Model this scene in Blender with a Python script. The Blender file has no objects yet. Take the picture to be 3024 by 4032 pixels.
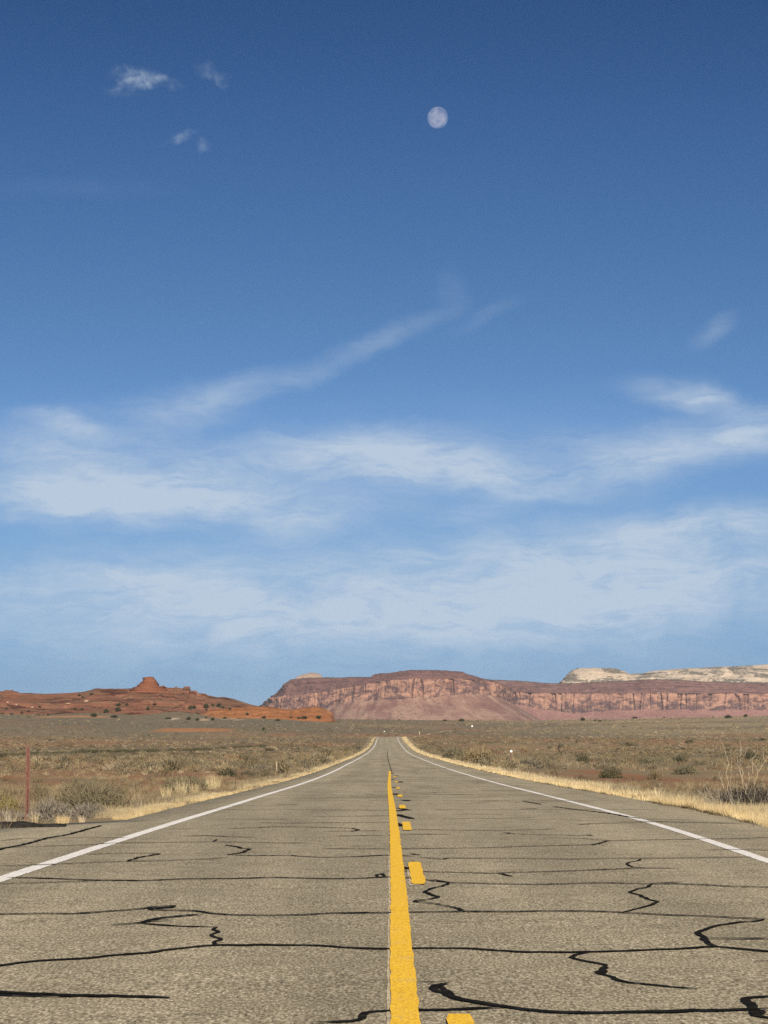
import bpy, math, random
import numpy as np

random.seed(7)
RNG = np.random.default_rng(7)
C = bpy.context.scene.collection
SC = bpy.context.scene

# ------------------------------------------------------------------ camera, world, sun, exposure
F = 8970.0            # focal length in photo pixels
CX, HY = 1512.0, 2844.0   # image centre column and true horizon row of the photo
EYE = 1.22            # eye height above the road surface at the camera
cam_d = bpy.data.cameras.new("camera")
cam = bpy.data.objects.new("camera", cam_d)
C.objects.link(cam)
cam_d.sensor_fit = 'VERTICAL'
cam_d.sensor_height = 36.0
cam_d.sensor_width = 27.0
cam_d.lens = F / 4032.0 * 36.0
cam_d.shift_y = (HY - 2016.0) / 4032.0
cam_d.clip_start = 0.1
cam_d.clip_end = 80000.0
cam.location = (0, 0, EYE)
cam.rotation_euler = (math.radians(90), 0, 0)
SC.camera = cam

SUN_EL, SUN_AZ = math.radians(25), math.radians(9)     # behind the camera, a little to its right
sdir = np.array([math.sin(SUN_AZ) * math.cos(SUN_EL), -math.cos(SUN_AZ) * math.cos(SUN_EL), math.sin(SUN_EL)])
sun_d = bpy.data.lights.new("sun", 'SUN')
sun_d.energy = 4.6
sun_d.angle = math.radians(0.5)
sun_d.color = (1.0, 0.90, 0.76)
sun = bpy.data.objects.new("sun", sun_d)
C.objects.link(sun)
from mathutils import Vector
sun.rotation_euler = Vector(sdir.tolist()).to_track_quat('Z', 'Y').to_euler()
sun.location = (40, -200, 120)

SC.view_settings.view_transform = 'Standard'
SC.view_settings.look = 'None'
SC.view_settings.exposure = 0.85
SC.view_settings.gamma = 1.0
SC.render.engine = 'CYCLES'
SC.cycles.use_denoising = False
SC.cycles.max_bounces = 6
SC.cycles.transparent_max_bounces = 12


class NT:
    """small helper to write node trees"""
    def __init__(s, tree):
        s.t = tree
        for n in list(tree.nodes):
            tree.nodes.remove(n)

    def n(s, typ, **kw):
        nd = s.t.nodes.new(typ)
        ins = kw.pop('ins', {})
        for k, v in kw.items():
            setattr(nd, k, v)
        for k, v in ins.items():
            s.set(nd, k, v)
        return nd

    def set(s, nd, k, v):
        sock = nd.inputs[k]
        if isinstance(v, bpy.types.NodeSocket):
            s.t.links.new(v, sock)
        else:
            if isinstance(v, tuple) and len(v) == 3 and sock.type == 'RGBA':
                v = (*v, 1)
            sock.default_value = v

    def math(s, op, a, b=0.0, clamp=False):
        nd = s.n('ShaderNodeMath', operation=op, use_clamp=clamp)
        s.set(nd, 0, a); s.set(nd, 1, b)
        return nd.outputs[0]

    def mapr(s, v, a, b, c=0.0, d=1.0, smooth=True):
        nd = s.n('ShaderNodeMapRange', interpolation_type='SMOOTHSTEP' if smooth else 'LINEAR')
        for k, x in zip((0, 1, 2, 3, 4), (v, a, b, c, d)):
            s.set(nd, k, x)
        return nd.outputs[0]

    def mix(s, f, a, b, blend='MIX'):
        nd = s.n('ShaderNodeMix', data_type='RGBA', blend_type=blend)
        s.set(nd, 0, f); s.set(nd, 6, a); s.set(nd, 7, b)
        return nd.outputs[2]

    def noise(s, vec, scale, detail=4.0, rough=0.55, dist=0.0):
        nd = s.n('ShaderNodeTexNoise')
        if vec is not None:
            s.set(nd, 'Vector', vec)
        s.set(nd, 'Scale', scale); s.set(nd, 'Detail', detail); s.set(nd, 'Roughness', rough); s.set(nd, 'Distortion', dist)
        return nd.outputs['Fac']

    def xyz(s, x, y, z=0.0):
        nd = s.n('ShaderNodeCombineXYZ')
        for i, v in enumerate((x, y, z)):
            s.set(nd, i, v)
        return nd.outputs[0]

    def ramp(s, f, pts):
        nd = s.n('ShaderNodeValToRGB')
        s.set(nd, 0, f)
        e = nd.color_ramp.elements
        while len(e) < len(pts):
            e.new(0.5)
        for el, (p, c) in zip(e, pts):
            el.position = p
            el.color = (*c, 1) if len(c) == 3 else c
        return nd.outputs[0]


def azel(px, py):
    x, z = (px - CX) / F, (HY - py) / F
    return math.atan(x), math.atan(z / math.sqrt(1 + x * x))


# ---- sky: Nishita with thin cloud in true azimuth / elevation
world = bpy.data.worlds.new("World")
SC.world = world
world.use_nodes = True
W = NT(world.node_tree)
sky = W.n('ShaderNodeTexSky', sky_type='NISHITA')
sky.sun_disc = False
sky.sun_elevation = SUN_EL
sky.sun_rotation = math.pi - SUN_AZ
sky.altitude = 1500
sky.air_density = 1.0
sky.dust_density = 0.6
sky.ozone_density = 2.5
tc = W.n('ShaderNodeTexCoord').outputs['Generated']
sep = W.n('ShaderNodeSeparateXYZ', ins={0: tc})
dx, dy, dz = sep.outputs
az = W.math('ARCTAN2', dx, dy)
el = W.math('ARCSINE', dz)
deg = W.math('MULTIPLY', el, 180 / math.pi / 60.0)     # 0..1 over 60 degrees of elevation
SKYRAMP = [(0.0, (1, 1, 1)), (1.0, (1, 1, 1))]
#SKYRAMP_BEGIN
SKYRAMP = [(0.0000, (0.146, 0.277, 0.548)), (0.0015, (0.146, 0.277, 0.548)), (0.0143, (0.142, 0.256, 0.502)), (0.0737, (0.234, 0.338, 0.499)), (0.1243, (0.261, 0.362, 0.504)), (0.1710, (0.219, 0.316, 0.432)), (0.2321, (0.171, 0.263, 0.386)), (0.2913, (0.112, 0.202, 0.310)), (0.5500, (0.140, 0.252, 0.388)), (1.0000, (0.202, 0.364, 0.559))]
#SKYRAMP_END
tint = W.ramp(deg, SKYRAMP)
away = W.mapr(dy, -0.1, 0.6)          # deeper blue on the side away from the sun
skycol = W.mix(away, sky.outputs[0], tint, 'MULTIPLY')
p0 = W.xyz(az, el, 0.0)
wn = W.n('ShaderNodeTexNoise', ins={'Vector': p0, 'Scale': 22.0, 'Detail': 5.0, 'Roughness': 0.6})
warp = W.n('ShaderNodeVectorMath', operation='SUBTRACT', ins={0: wn.outputs['Color'], 1: (0.5, 0.5, 0.5)})
warp2 = W.n('ShaderNodeVectorMath', operation='MULTIPLY', ins={0: warp.outputs[0], 1: (0.030, 0.014, 0.0)})
pw = W.n('ShaderNodeVectorMath', operation='ADD', ins={0: p0, 1: warp2.outputs[0]}).outputs[0]
wn2 = W.n('ShaderNodeTexNoise', ins={'Vector': p0, 'Scale': 130.0, 'Detail': 3.0, 'Roughness': 0.5})
warp3 = W.n('ShaderNodeVectorMath', operation='SUBTRACT', ins={0: wn2.outputs['Color'], 1: (0.5, 0.5, 0.5)})
warp4 = W.n('ShaderNodeVectorMath', operation='MULTIPLY', ins={0: warp3.outputs[0], 1: (0.011, 0.008, 0.0)})
pf = W.n('ShaderNodeVectorMath', operation='ADD', ins={0: p0, 1: warp4.outputs[0]}).outputs[0]
K = 3024 / 1659.0


def blob(vec, x, y, rx, ry, rot, st, acc, inner=0.0):
    a, e = azel(x * K, y * K)
    m = W.n('ShaderNodeMapping', vector_type='TEXTURE')
    W.set(m, 'Vector', vec)
    m.inputs['Location'].default_value = (a, e, 0)
    m.inputs['Rotation'].default_value = (0, 0, math.radians(rot))
    m.inputs['Scale'].default_value = (1.18 * rx * K / F, 1.22 * ry * K / F, 1)
    ln = W.n('ShaderNodeVectorMath', operation='LENGTH', ins={0: m.outputs[0]}).outputs['Value']
    v = W.mapr(ln, inner, 1.0, st, 0.0)
    return v if acc is None else W.math('ADD', acc, v)


acc = None
for b in [(830, 1000, 1150, 170, 0, .10), (830, 1270, 1350, 230, 0, .22), (900, 1420, 1300, 130, 0, .09), (230, 1035, 430, 110, 0, .42), (330, 1078, 360, 62, -4, .44), (60, 1075, 230, 60, 0, .22), (110, 950, 230, 70, 0, .16),
          (130, 912, 130, 26, -8, .26), (400, 868, 190, 55, 8, .20), (560, 825, 170, 38, 14, .18), (720, 780, 170, 30, 20, .125),
          (860, 725, 150, 24, 24, .115), (975, 640, 50, 80, 0, .04), (1050, 680, 110, 18, 28, .07),
          (830, 980, 320, 80, 0, .42), (960, 1010, 330, 62, -7, .30), (1180, 1062, 240, 32, -4, .14), (650, 1080, 260, 60, 0, .14),
          (1500, 960, 360, 66, 8, .38), (1680, 930, 240, 66, 8, .24), (1480, 855, 190, 42, -10, .34), (1530, 842, 90, 34, -15, .16),
          (1545, 715, 75, 32, 22, .15), (1230, 945, 160, 40, 0, .12),
          (1200, 1250, 780, 130, 3, .46), (1560, 1130, 340, 52, 4, .32), (1300, 1335, 700, 80, 2, .24), (270, 1255, 500, 80, 0, .26),
          (650, 1130, 200, 46, 12, .18), (700, 1335, 760, 80, 0, .24), (280, 1245, 150, 18, -6, .14), (1040, 1105, 120, 26, 8, .12),
          (1130, 1015, 380, 64, -4, .16), (620, 1010, 280, 90, -4, .13), (1350, 1010, 280, 54, 6, .14), (250, 1345, 640, 120, 0, .20), (1420, 1210, 520, 120, 3, .10), (350, 900, 240, 60, 10, .10), (150, 415, 260, 26, 3, .02)]:
    acc = blob(pw, *b, acc)
fib = W.n('ShaderNodeMapping', ins={'Vector': pw})
fib.inputs['Rotation'].default_value = (0, 0, math.radians(-9))
fib.inputs['Scale'].default_value = (22, 95, 1)
fn = W.noise(fib.outputs[0], 1.0, 8.0, 0.66, 0.7)
fn2 = W.noise(pw, 30.0, 4.0, 0.55)
fib2 = W.n('ShaderNodeMapping', ins={'Vector': pw})
fib2.inputs['Rotation'].default_value = (0, 0, math.radians(-14))
fib2.inputs['Scale'].default_value = (70, 300, 1)
fn3 = W.noise(fib2.outputs[0], 1.0, 5.0, 0.62, 0.8)
fmul = W.math('ADD', W.mapr(fn3, 0.3, 0.7, -0.12, 0.12), W.math('ADD', W.mapr(fn, 0.25, 0.75, 0.56, 1.28), W.mapr(fn2, 0.3, 0.7, -0.12, 0.14)))
banks = W.math('MULTIPLY', W.math('MULTIPLY', acc, 1.42), fmul)
pacc = None
for b in [(298, 166, 56, 24, -8, .72), (262, 182, 46, 10, 28, .36), (345, 178, 56, 13, -10, .40), (280, 200, 60, 10, -5, .08),
          (447, 150, 28, 18, -20, .20), (474, 168, 30, 16, -25, .24), (388, 297, 46, 11, 18, .36), (440, 312, 16, 11, 35, .34)]:
    pacc = blob(pf, *b, pacc)
pn = W.noise(p0, 230.0, 4.0, 0.55)
puffs = W.math('MULTIPLY', pacc, W.mapr(pn, 0.30, 0.66, 0.10, 0.62))
cf = W.math('MINIMUM', W.math('ADD', W.math('MAXIMUM', banks, 0.0), puffs), 0.9)
cloudcol = W.n('ShaderNodeRGB'); cloudcol.outputs[0].default_value = (3.764, 4.516, 5.403, 1)
#CLOUDCOL
allsky = W.mix(cf, skycol, cloudcol.outputs[0])
bg = W.n('ShaderNodeBackground', ins={'Color': allsky, 'Strength': 0.075})
wo = W.n('ShaderNodeOutputWorld', ins={'Surface': bg.outputs[0]})


# ------------------------------------------------------------------ numeric helpers
def vnoise(x, y, seed=0):
    x = np.asarray(x, float); y = np.asarray(y, float)
    x, y = np.broadcast_arrays(x, y)
    xi = np.floor(x).astype(np.int64); yi = np.floor(y).astype(np.int64)
    xf = x - xi; yf = y - yi

    def h(a, b):
        v = (a * 374761393 + b * 668265263 + seed * 1274126177) & 0xffffffff
        v = ((v ^ (v >> 13)) * 1274126177) & 0xffffffff
        v = (v ^ (v >> 16)) & 0xffff
        return v / 65535.0
    u = xf * xf * (3 - 2 * xf); w = yf * yf * (3 - 2 * yf)
    a = h(xi, yi) * (1 - u) + h(xi + 1, yi) * u
    b = h(xi, yi + 1) * (1 - u) + h(xi + 1, yi + 1) * u
    return a * (1 - w) + b * w


def fbm(x, y, seed=0, oct=4):
    s = 0; a = 0.5; t = 0
    for o in range(oct):
        s = s + a * vnoise(x * 2 ** o + 17 * o, y * 2 ** o + 31 * o, seed + o)
        t += a; a *= 0.5
    return s / t - 0.5


def hermite(xs, ys):
    xs = np.array(xs, float); ys = np.array(ys, float)
    m = np.gradient(ys, xs)

    def f(x):
        x = np.asarray(x, float)
        i = np.clip(np.searchsorted(xs, x) - 1, 0, len(xs) - 2)
        h = xs[i + 1] - xs[i]; t = np.clip((x - xs[i]) / h, -5, 5)
        tl = np.clip(t, 0, 1)
        v = ((2 * tl ** 3 - 3 * tl ** 2 + 1) * ys[i] + (tl ** 3 - 2 * tl ** 2 + tl) * h * m[i]
             + (-2 * tl ** 3 + 3 * tl ** 2) * ys[i + 1] + (tl ** 3 - tl ** 2) * h * m[i + 1])
        v = v + np.where(t < 0, (t * h) * m[0], 0) + np.where(t > 1, (t - 1) * h * m[-1], 0)
        return v
    return f


def sstep(a, b, x):
    t = np.clip((np.asarray(x, float) - a) / (b - a), 0, 1)
    return t * t * (3 - 2 * t)


# road profile: heights (relative to the eye) along the distance, and the centre line
_zr = hermite([-60, 0, 9.9, 20.25, 31.5, 50, 86.7, 130, 177, 255, 442, 595, 730, 873, 910, 970, 1060, 1150, 1300],
              [-.80, -1.22, -1.31, -1.397, -1.50, -1.76, -2.31, -2.86, -3.37, -4.15, -5.70, -6.30, -6.22, -5.74, -5.85, -6.7, -7.3, -7.2, -6.0])
_xc = hermite([-60, 10, 20, 31, 60, 90, 130, 177, 255, 442, 600, 873, 960, 1050, 1150, 1300, 1600, 2000],
              [.05, .12, .20, .34, .43, .45, .41, .28, .16, -.03, -.01, 0, .8, 4.5, 10, 21, 60, 130])


def zroad(Y):
    return _zr(np.clip(Y, -60, 1150)) + EYE


def xroad(Y):
    return _xc(np.clip(Y, -60, 2000)) + 0.0019 * np.asarray(Y, float)


def edge_l(Y):
    Y = np.asarray(Y, float)
    e = -4.62 - 1.35 * sstep(36.5, 32.5, Y) - 1.4 * sstep(33, 24, Y) + 0.12 * fbm(Y / 2.3, 0 * Y, 5, 3)
    return xroad(Y) + e


def edge_r(Y):
    Y = np.asarray(Y, float)
    return xroad(Y) + 5.42 - 0.3 * sstep(45, 30, Y) + 0.16 * fbm(Y / 1.9, 0 * Y, 9, 3)


# far plain: the row of its skyline for each column of the photo
_hz = lambda u: np.interp(u, [-2500, 0, 450, 900, 1312, 1550, 2000, 2480, 3024, 5500],
                          [2806, 2815, 2821, 2829, 2832, 2834, 2839, 2832, 2820, 2800])


def terrain(X, Y):
    X = np.asarray(X, float); Y = np.asarray(Y, float)
    X, Y = np.broadcast_arrays(X, Y)
    u = X / np.maximum(Y, 60.0) * F + CX
    Yh = 1650 + 450 * sstep(900, 1600, u)
    zh = (HY - _hz(u)) / F * Yh + EYE
    z0 = zroad(Y) - 0.26
    t = np.clip((Y - 1100) / (Yh - 1100), 0, 1)
    z = z0 * (1 - sstep(0, 1, t) * 0.35 - 0.65 * t) + (sstep(0, 1, t) * 0.35 + 0.65 * t) * zh
    z = z - 14 * sstep(0, 2500, Y - Yh) - 0.004 * np.clip(Y - 4600, 0, 8000)
    off = np.abs(X - xroad(Y))
    side = sstep(7, 40, off)
    z = z + side * (0.5 * fbm(X / 28, Y / 60, 3, 4) + 1.6 * sstep(250, 900, Y) * fbm(X / 140, Y / 260, 4, 3))
    # low grey mound in front of the red hill and a bank of bare orange sand
    z = z + 5.6 * np.exp(-((X + 138) / 24) ** 2 - ((Y - 1520) / 55) ** 2)
    z = z + 3.0 * np.exp(-((X + 196) / 40) ** 2 - ((Y - 1560) / 55) ** 2)
    # under and beside the asphalt
    eL, eR = edge_l(Y), edge_r(Y)
    inside = np.minimum(X - eL, eR - X)
    near = (Y < 1120) & (Y > -45)
    zr = zroad(Y)
    # the shoulder falls away from the asphalt
    f = sstep(-4.5, -0.1, inside)
    zz = z * (1 - f) + (zr - 0.05) * f
    zz = zz - 0.22 * sstep(0.05, 0.55, inside)
    return np.where(near, zz, z)


def ground_at(px, py, ymin=8.0, ymax=2400.0):
    """where the line of sight through a photo pixel meets the ground"""
    k = (px - CX) / F; s = (HY - py) / F
    Ys = np.exp(np.linspace(math.log(ymin), math.log(ymax), 5000))
    d = EYE + s * Ys - terrain(k * Ys, Ys)
    i = np.argmax(d < 0)
    if d[i] >= 0:
        i = len(Ys) - 1
        return k * 1700.0, 1700.0, float(terrain(k * 1700.0, 1700.0))
    a, b = Ys[max(i - 1, 0)], Ys[i]
    Y = (a + b) / 2
    return k * Y, Y, float(terrain(k * Y, Y))


_Yt = np.exp(np.linspace(math.log(5), math.log(860), 6000))
_yt = HY + (EYE - zroad(_Yt)) / _Yt * F


def road_at(px, py):
    Y = np.interp(-np.asarray(py, float), -_yt, _Yt)
    return (np.asarray(px, float) - CX) / F * Y, Y


# ------------------------------------------------------------------ object helpers
def tag(o, label=None, cat=None, group=None, kind=None):
    if label: o['label'] = label
    if cat: o['category'] = cat
    if group: o['group'] = group
    if kind: o['kind'] = kind
    return o


def link(name, me, mat=None, parent=None, smooth=False):
    o = bpy.data.objects.new(name, me)
    C.objects.link(o)
    if mat: me.materials.append(mat)
    if parent: o.parent = parent
    if smooth:
        me.polygons.foreach_set('use_smooth', np.ones(len(me.polygons), bool))
    return o


def empty(name, loc=(0, 0, 0), rz=0.0):
    o = bpy.data.objects.new(name, None)
    C.objects.link(o)
    o.location = loc
    o.rotation_euler = (0, 0, rz)
    o.empty_display_size = 0.1
    return o


def mesh_quads(name, V, Q):
    """V (n,3), Q (m,4) int"""
    me = bpy.data.meshes.new(name)
    V = np.ascontiguousarray(V, np.float32); Q = np.ascontiguousarray(Q, np.int32)
    k = Q.shape[1]
    me.vertices.add(len(V)); me.vertices.foreach_set('co', V.ravel())
    me.loops.add(Q.size); me.loops.foreach_set('vertex_index', Q.ravel())
    me.polygons.add(len(Q))
    me.polygons.foreach_set('loop_start', np.arange(0, Q.size, k, dtype=np.int32))
    me.polygons.foreach_set('loop_total', np.full(len(Q), k, np.int32))
    me.update(calc_edges=True)
    me.validate()
    return me


def grid_faces(nr, nc, wrap=False):
    r = np.arange(nr - 1)[:, None]; c = np.arange(nc if wrap else nc - 1)[None, :]
    c2 = (c + 1) % nc
    return np.stack([r * nc + c, r * nc + c2, (r + 1) * nc + c2, (r + 1) * nc + c], -1).reshape(-1, 4)


def attr_f(me, name, v, dom='POINT'):
    a = me.attributes.new(name, 'FLOAT', dom)
    a.data.foreach_set('value', np.ascontiguousarray(v, np.float32).ravel())


HAZE = 0.000022    # density of the air
PLANT = 0.72      # overall reflectance of soil and dry plants
ROCK = 0.72


def attr_c(me, name, rgb, dom='POINT'):
    a = me.attributes.new(name, 'FLOAT_COLOR', dom)
    c = np.ones((len(rgb), 4), np.float32); c[:, :3] = np.asarray(rgb) * PLANT
    a.data.foreach_set('color', c.ravel())


def tri_mesh(name, T, col):
    """T (n,3,3) triangles, col (n,3) linear colour of each"""
    me = mesh_quads(name, T.reshape(-1, 3), np.arange(len(T) * 3).reshape(-1, 3))
    if len(me.polygons) == len(col):
        attr_c(me, 'leaf_colour', col, 'FACE')
    return me


def new_mat(name):
    m = bpy.data.materials.new(name)
    m.use_nodes = True
    return m, NT(m.node_tree)


def finish(nt, color, rough=0.9, spec=0.1, normal=None, extra=None):
    p = nt.n('ShaderNodeBsdfPrincipled')
    nt.set(p, 'Base Color', color); nt.set(p, 'Roughness', rough); nt.set(p, 'Specular IOR Level', spec)
    if normal is not None: nt.set(p, 'Normal', normal)
    o = nt.n('ShaderNodeOutputMaterial')
    nt.t.links.new(p.outputs[0], o.inputs['Surface'])
    return p


def bump(nt, h, dist, strength=1.0):
    b = nt.n('ShaderNodeBump')
    nt.set(b, 'Height', h); nt.set(b, 'Distance', dist); nt.set(b, 'Strength', strength)
    return b.outputs[0]


# ------------------------------------------------------------------ materials
def mat_asphalt():
    m, t = new_mat('weathered_asphalt')
    pos = t.n('ShaderNodeNewGeometry').outputs['Position']
    st = t.n('ShaderNodeMapping', ins={'Vector': pos})
    st.inputs['Scale'].default_value = (62.0, 17.0, 62.0)
    fine = t.noise(pos, 60.0, 3.0, 0.7)
    grain = t.noise(st.outputs[0], 1.0, 4.0, 0.68)
    mid = t.noise(pos, 2.2, 5.0, 0.6)
    big = t.n('ShaderNodeMapping', ins={'Vector': pos})
    big.inputs['Scale'].default_value = (0.62, 0.05, 1)
    streak = t.noise(big.outputs[0], 1.0, 4.0, 0.6)
    f = t.math('ADD', t.math('MULTIPLY', fine, .25), t.math('MULTIPLY', grain, .75))
    c = t.ramp(f, [(0.375, (.080, .064, .040)), (0.455, (.234, .193, .122)), (0.53, (.312, .260, .166)), (0.60, (.54, .46, .315))])
    sx = t.n('ShaderNodeSeparateXYZ', ins={0: pos}).outputs
    # polished wheel paths and the greyer strip between them
    wp = t.math('COSINE', t.math('MULTIPLY', t.math('SUBTRACT', sx[0], 1.05), 2 * math.pi / 1.82))
    v = t.math('MULTIPLY', t.mapr(mid, 0.3, 0.7, 0.90, 1.10), t.mapr(streak, 0.3, 0.7, 0.84, 1.12))
    v = t.math('MULTIPLY', v, t.mapr(wp, -1.0, 1.0, 0.955, 1.035))
    spot = t.noise(pos, 1.3, 3.0, 0.5)
    v = t.math('MULTIPLY', v, t.mapr(spot, 0.60, 0.74, 1.0, 0.80))
    finish(t, t.mix(1.0, c, t.xyz(v, v, v), 'MULTIPLY'), 0.9, 0.08, bump(t, f, 0.008, 0.8))
    return m


def mat_paint(name, col, worn, cut, edge=0.0):
    m, t = new_mat(name)
    pos = t.n('ShaderNodeNewGeometry').outputs['Position']
    fine = t.noise(pos, 60.0, 3.0, 0.7)
    mid = t.noise(pos, 5.0, 5.0, 0.65)
    w = t.math('ADD', t.math('MULTIPLY', fine, 0.55), t.math('MULTIPLY', mid, 0.45))
    f = t.mapr(w, cut - 0.08, cut + 0.05, 1.0, 0.0)
    st = t.n('ShaderNodeMapping', ins={'Vector': pos})
    st.inputs['Scale'].default_value = (62.0, 17.0, 62.0)
    gr_ = t.noise(st.outputs[0], 1.0, 4.0, 0.68)
    v = t.mix(t.mapr(mid, 0.35, 0.65), col, tuple(x * 0.88 for x in col))
    v = t.mix(t.mapr(gr_, .38, .55, .7, 0.0), v, tuple(x * y for x, y in zip(col, (.62, .56, .5))))
    finish(t, t.mix(f, v, worn), 0.75, 0.2, bump(t, fine, 0.004, 0.8))
    return m


def mat_tar():
    m, t = new_mat('crack_sealant')
    pos = t.n('ShaderNodeNewGeometry').outputs['Position']
    n = t.noise(pos, 9.0, 4.0, 0.6)
    c = t.ramp(n, [(0.3, (.007, .006, .0045)), (0.6, (.017, .0145, .011)), (0.75, (.045, .038, .028))])
    finish(t, c, 0.9, 0.02, bump(t, t.noise(pos, 40.0), 0.003, 0.5))
    return m


def mat_ground():
    m, t = new_mat('desert_soil')
    pos = t.n('ShaderNodeNewGeometry').outputs['Position']
    zone = t.n('ShaderNodeAttribute', attribute_name='ground_colour').outputs['Color']
    n1 = t.noise(pos, 1.7, 6.0, 0.65)
    n2 = t.noise(pos, 0.12, 6.0, 0.65)
    n3 = t.noise(pos, 14.0, 4.0, 0.6)
    v = t.math('ADD', t.mapr(n1, 0.25, 0.75, 0.70, 1.25, False), t.mapr(n2, 0.3, 0.7, -0.12, 0.12, False))
    v = t.math('MULTIPLY', v, t.mapr(n3, 0.25, 0.75, 0.8, 1.18, False))
    finish(t, t.mix(1.0, zone, t.xyz(v, v, v), 'MULTIPLY'), 0.95, 0.05, bump(t, n1, 0.08, 0.7))
    return m


def mat_leaf(name='dry_leaves', trans=0.22):
    m, t = new_mat(name)
    a = t.n('ShaderNodeAttribute', attribute_name='leaf_colour').outputs['Color']
    d = t.n('ShaderNodeBsdfDiffuse', ins={'Color': a, 'Roughness': 0.8})
    tr = t.n('ShaderNodeBsdfTranslucent', ins={'Color': a})
    mx = t.n('ShaderNodeMixShader', ins={0: trans})
    t.t.links.new(d.outputs[0], mx.inputs[1]); t.t.links.new(tr.outputs[0], mx.inputs[2])
    o = t.n('ShaderNodeOutputMaterial', ins={'Surface': mx.outputs[0]})
    return m


def mat_plain(name, a, b, scale=8.0, rough=0.85, spec=0.15, bdist=0.004):
    m, t = new_mat(name)
    pos = t.n('ShaderNodeTexCoord').outputs['Object']
    n = t.noise(pos, scale, 5.0, 0.6)
    finish(t, t.mix(t.mapr(n, 0.3, 0.7), a, b), rough, spec, bump(t, n, bdist, 0.6))
    return m


def mat_mesa(name, talus_a, talus_b, cliff_a, cliff_b, varnish, upper_a, upper_b, top, streak=0.5, drip=0.0):
    """rock bands by the height in the wall ('strata' 0-1 talus, 1-2 cliff, 2-3 upper ledges, 3+ plateau)"""
    talus_a, talus_b, cliff_a, cliff_b, varnish, upper_a, upper_b, top = [tuple(x * ROCK for x in q) for q in (talus_a, talus_b, cliff_a, cliff_b, varnish, upper_a, upper_b, top)]
    m, t = new_mat(name)
    st = t.n('ShaderNodeAttribute', attribute_name='strata').outputs['Fac']
    al = t.n('ShaderNodeAttribute', attribute_name='along').outputs['Fac']
    a = lambda k: t.math('MULTIPLY', al, k)
    s = lambda k: t.math('MULTIPLY', st, k)
    # talus: fans that run down the slope
    slant = t.math('ADD', a(1 / 16.0), s(2.2))
    nt1 = t.noise(t.xyz(slant, s(1.3), 1.7), 1.0, 6.0, 0.62)
    nt2 = t.noise(t.xyz(a(1 / 70.0), s(2.4), 4.1), 1.0, 5.0, 0.6)
    tal = t.mix(t.mapr(t.math('ADD', t.math('MULTIPLY', nt1, .5), t.math('MULTIPLY', nt2, .5)), 0.38, 0.62), talus_a, talus_b)
    dk = t.noise(t.xyz(a(1 / 5.0), s(14.0), 7.7), 1.0, 5.0, 0.65)
    tal = t.mix(t.mapr(dk, 0.50, 0.70, 0.0, 0.60), tal, tuple(x * 0.5 for x in talus_a))
    # cliff: pale orange wall with dark varnish hanging from the top
    nb = t.noise(t.xyz(a(1 / 36.0), s(2.2), 0.3), 1.0, 6.0, 0.65, 1.0)
    nv = t.noise(t.xyz(a(1 / 8.0), s(1.3), 2.9), 1.0, 5.0, 0.62, 0.6)
    nf = t.noise(t.xyz(a(1 / 4.0), s(11.0), 5.2), 1.0, 5.0, 0.65, 0.6)
    cl = t.mix(t.mapr(nb, 0.35, 0.65), cliff_a, cliff_b)
    vf = t.math('ADD', t.math('MULTIPLY', nv, .28), t.math('ADD', t.math('MULTIPLY', nb, .44), t.math('MULTIPLY', nf, .28)))
    vf = t.math('ADD', vf, t.math('MULTIPLY', t.math('SUBTRACT', 1.55, st), drip))
    cl = t.mix(t.mapr(vf, streak - 0.06, streak + 0.07, 0.0, 0.85), cl, varnish)
    # upper ledges: thin level beds
    nh = t.noise(t.xyz(a(1 / 150.0), s(22.0), 0.9), 1.0, 5.0, 0.6)
    nu = t.noise(t.xyz(a(1 / 18.0), s(5.0), 3.3), 1.0, 5.0, 0.65)
    nw = t.noise(t.xyz(a(1 / 45.0), s(4.0), 12.3), 1.0, 5.0, 0.65, 0.5)
    uf = t.math('ADD', t.math('MULTIPLY', nh, .34), t.math('ADD', t.math('MULTIPLY', nu, .33), t.math('MULTIPLY', nw, .33)))
    up = t.mix(t.mapr(uf, 0.38, 0.62), upper_a, upper_b)
    up = t.mix(t.mapr(t.noise(t.xyz(a(1 / 7.0), s(16.0), 8.3), 1.0, 5.0, 0.7), 0.5, 0.75, 0.0, 0.6), up, tuple(x * 0.45 for x in upper_a))
    w = t.math('MULTIPLY', t.math('SUBTRACT', nb, 0.5), 0.55)
    w2 = t.math('ADD', w, t.math('MULTIPLY', t.math('SUBTRACT', nf, 0.5), 0.3))
    sw = t.math('ADD', st, w2)
    c = t.mix(t.mapr(sw, 0.96, 1.06), tal, cl)
    c = t.mix(t.mapr(t.math('ADD', st, t.math('MULTIPLY', w2, 0.6)), 1.96, 2.04), c, up)
    veg = t.noise(t.xyz(a(1 / 6.0), s(9.0), 6.1), 1.0, 5.0, 0.7)
    c = t.mix(t.math('MULTIPLY', t.mapr(t.math('ADD', st, t.math('MULTIPLY', t.math('SUBTRACT', veg, .5), .4)), 2.90, 3.0), 0.85), c, top)
    finish(t, c, 0.95, 0.05, bump(t, vf, 3.0, 0.6))
    return m


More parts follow.
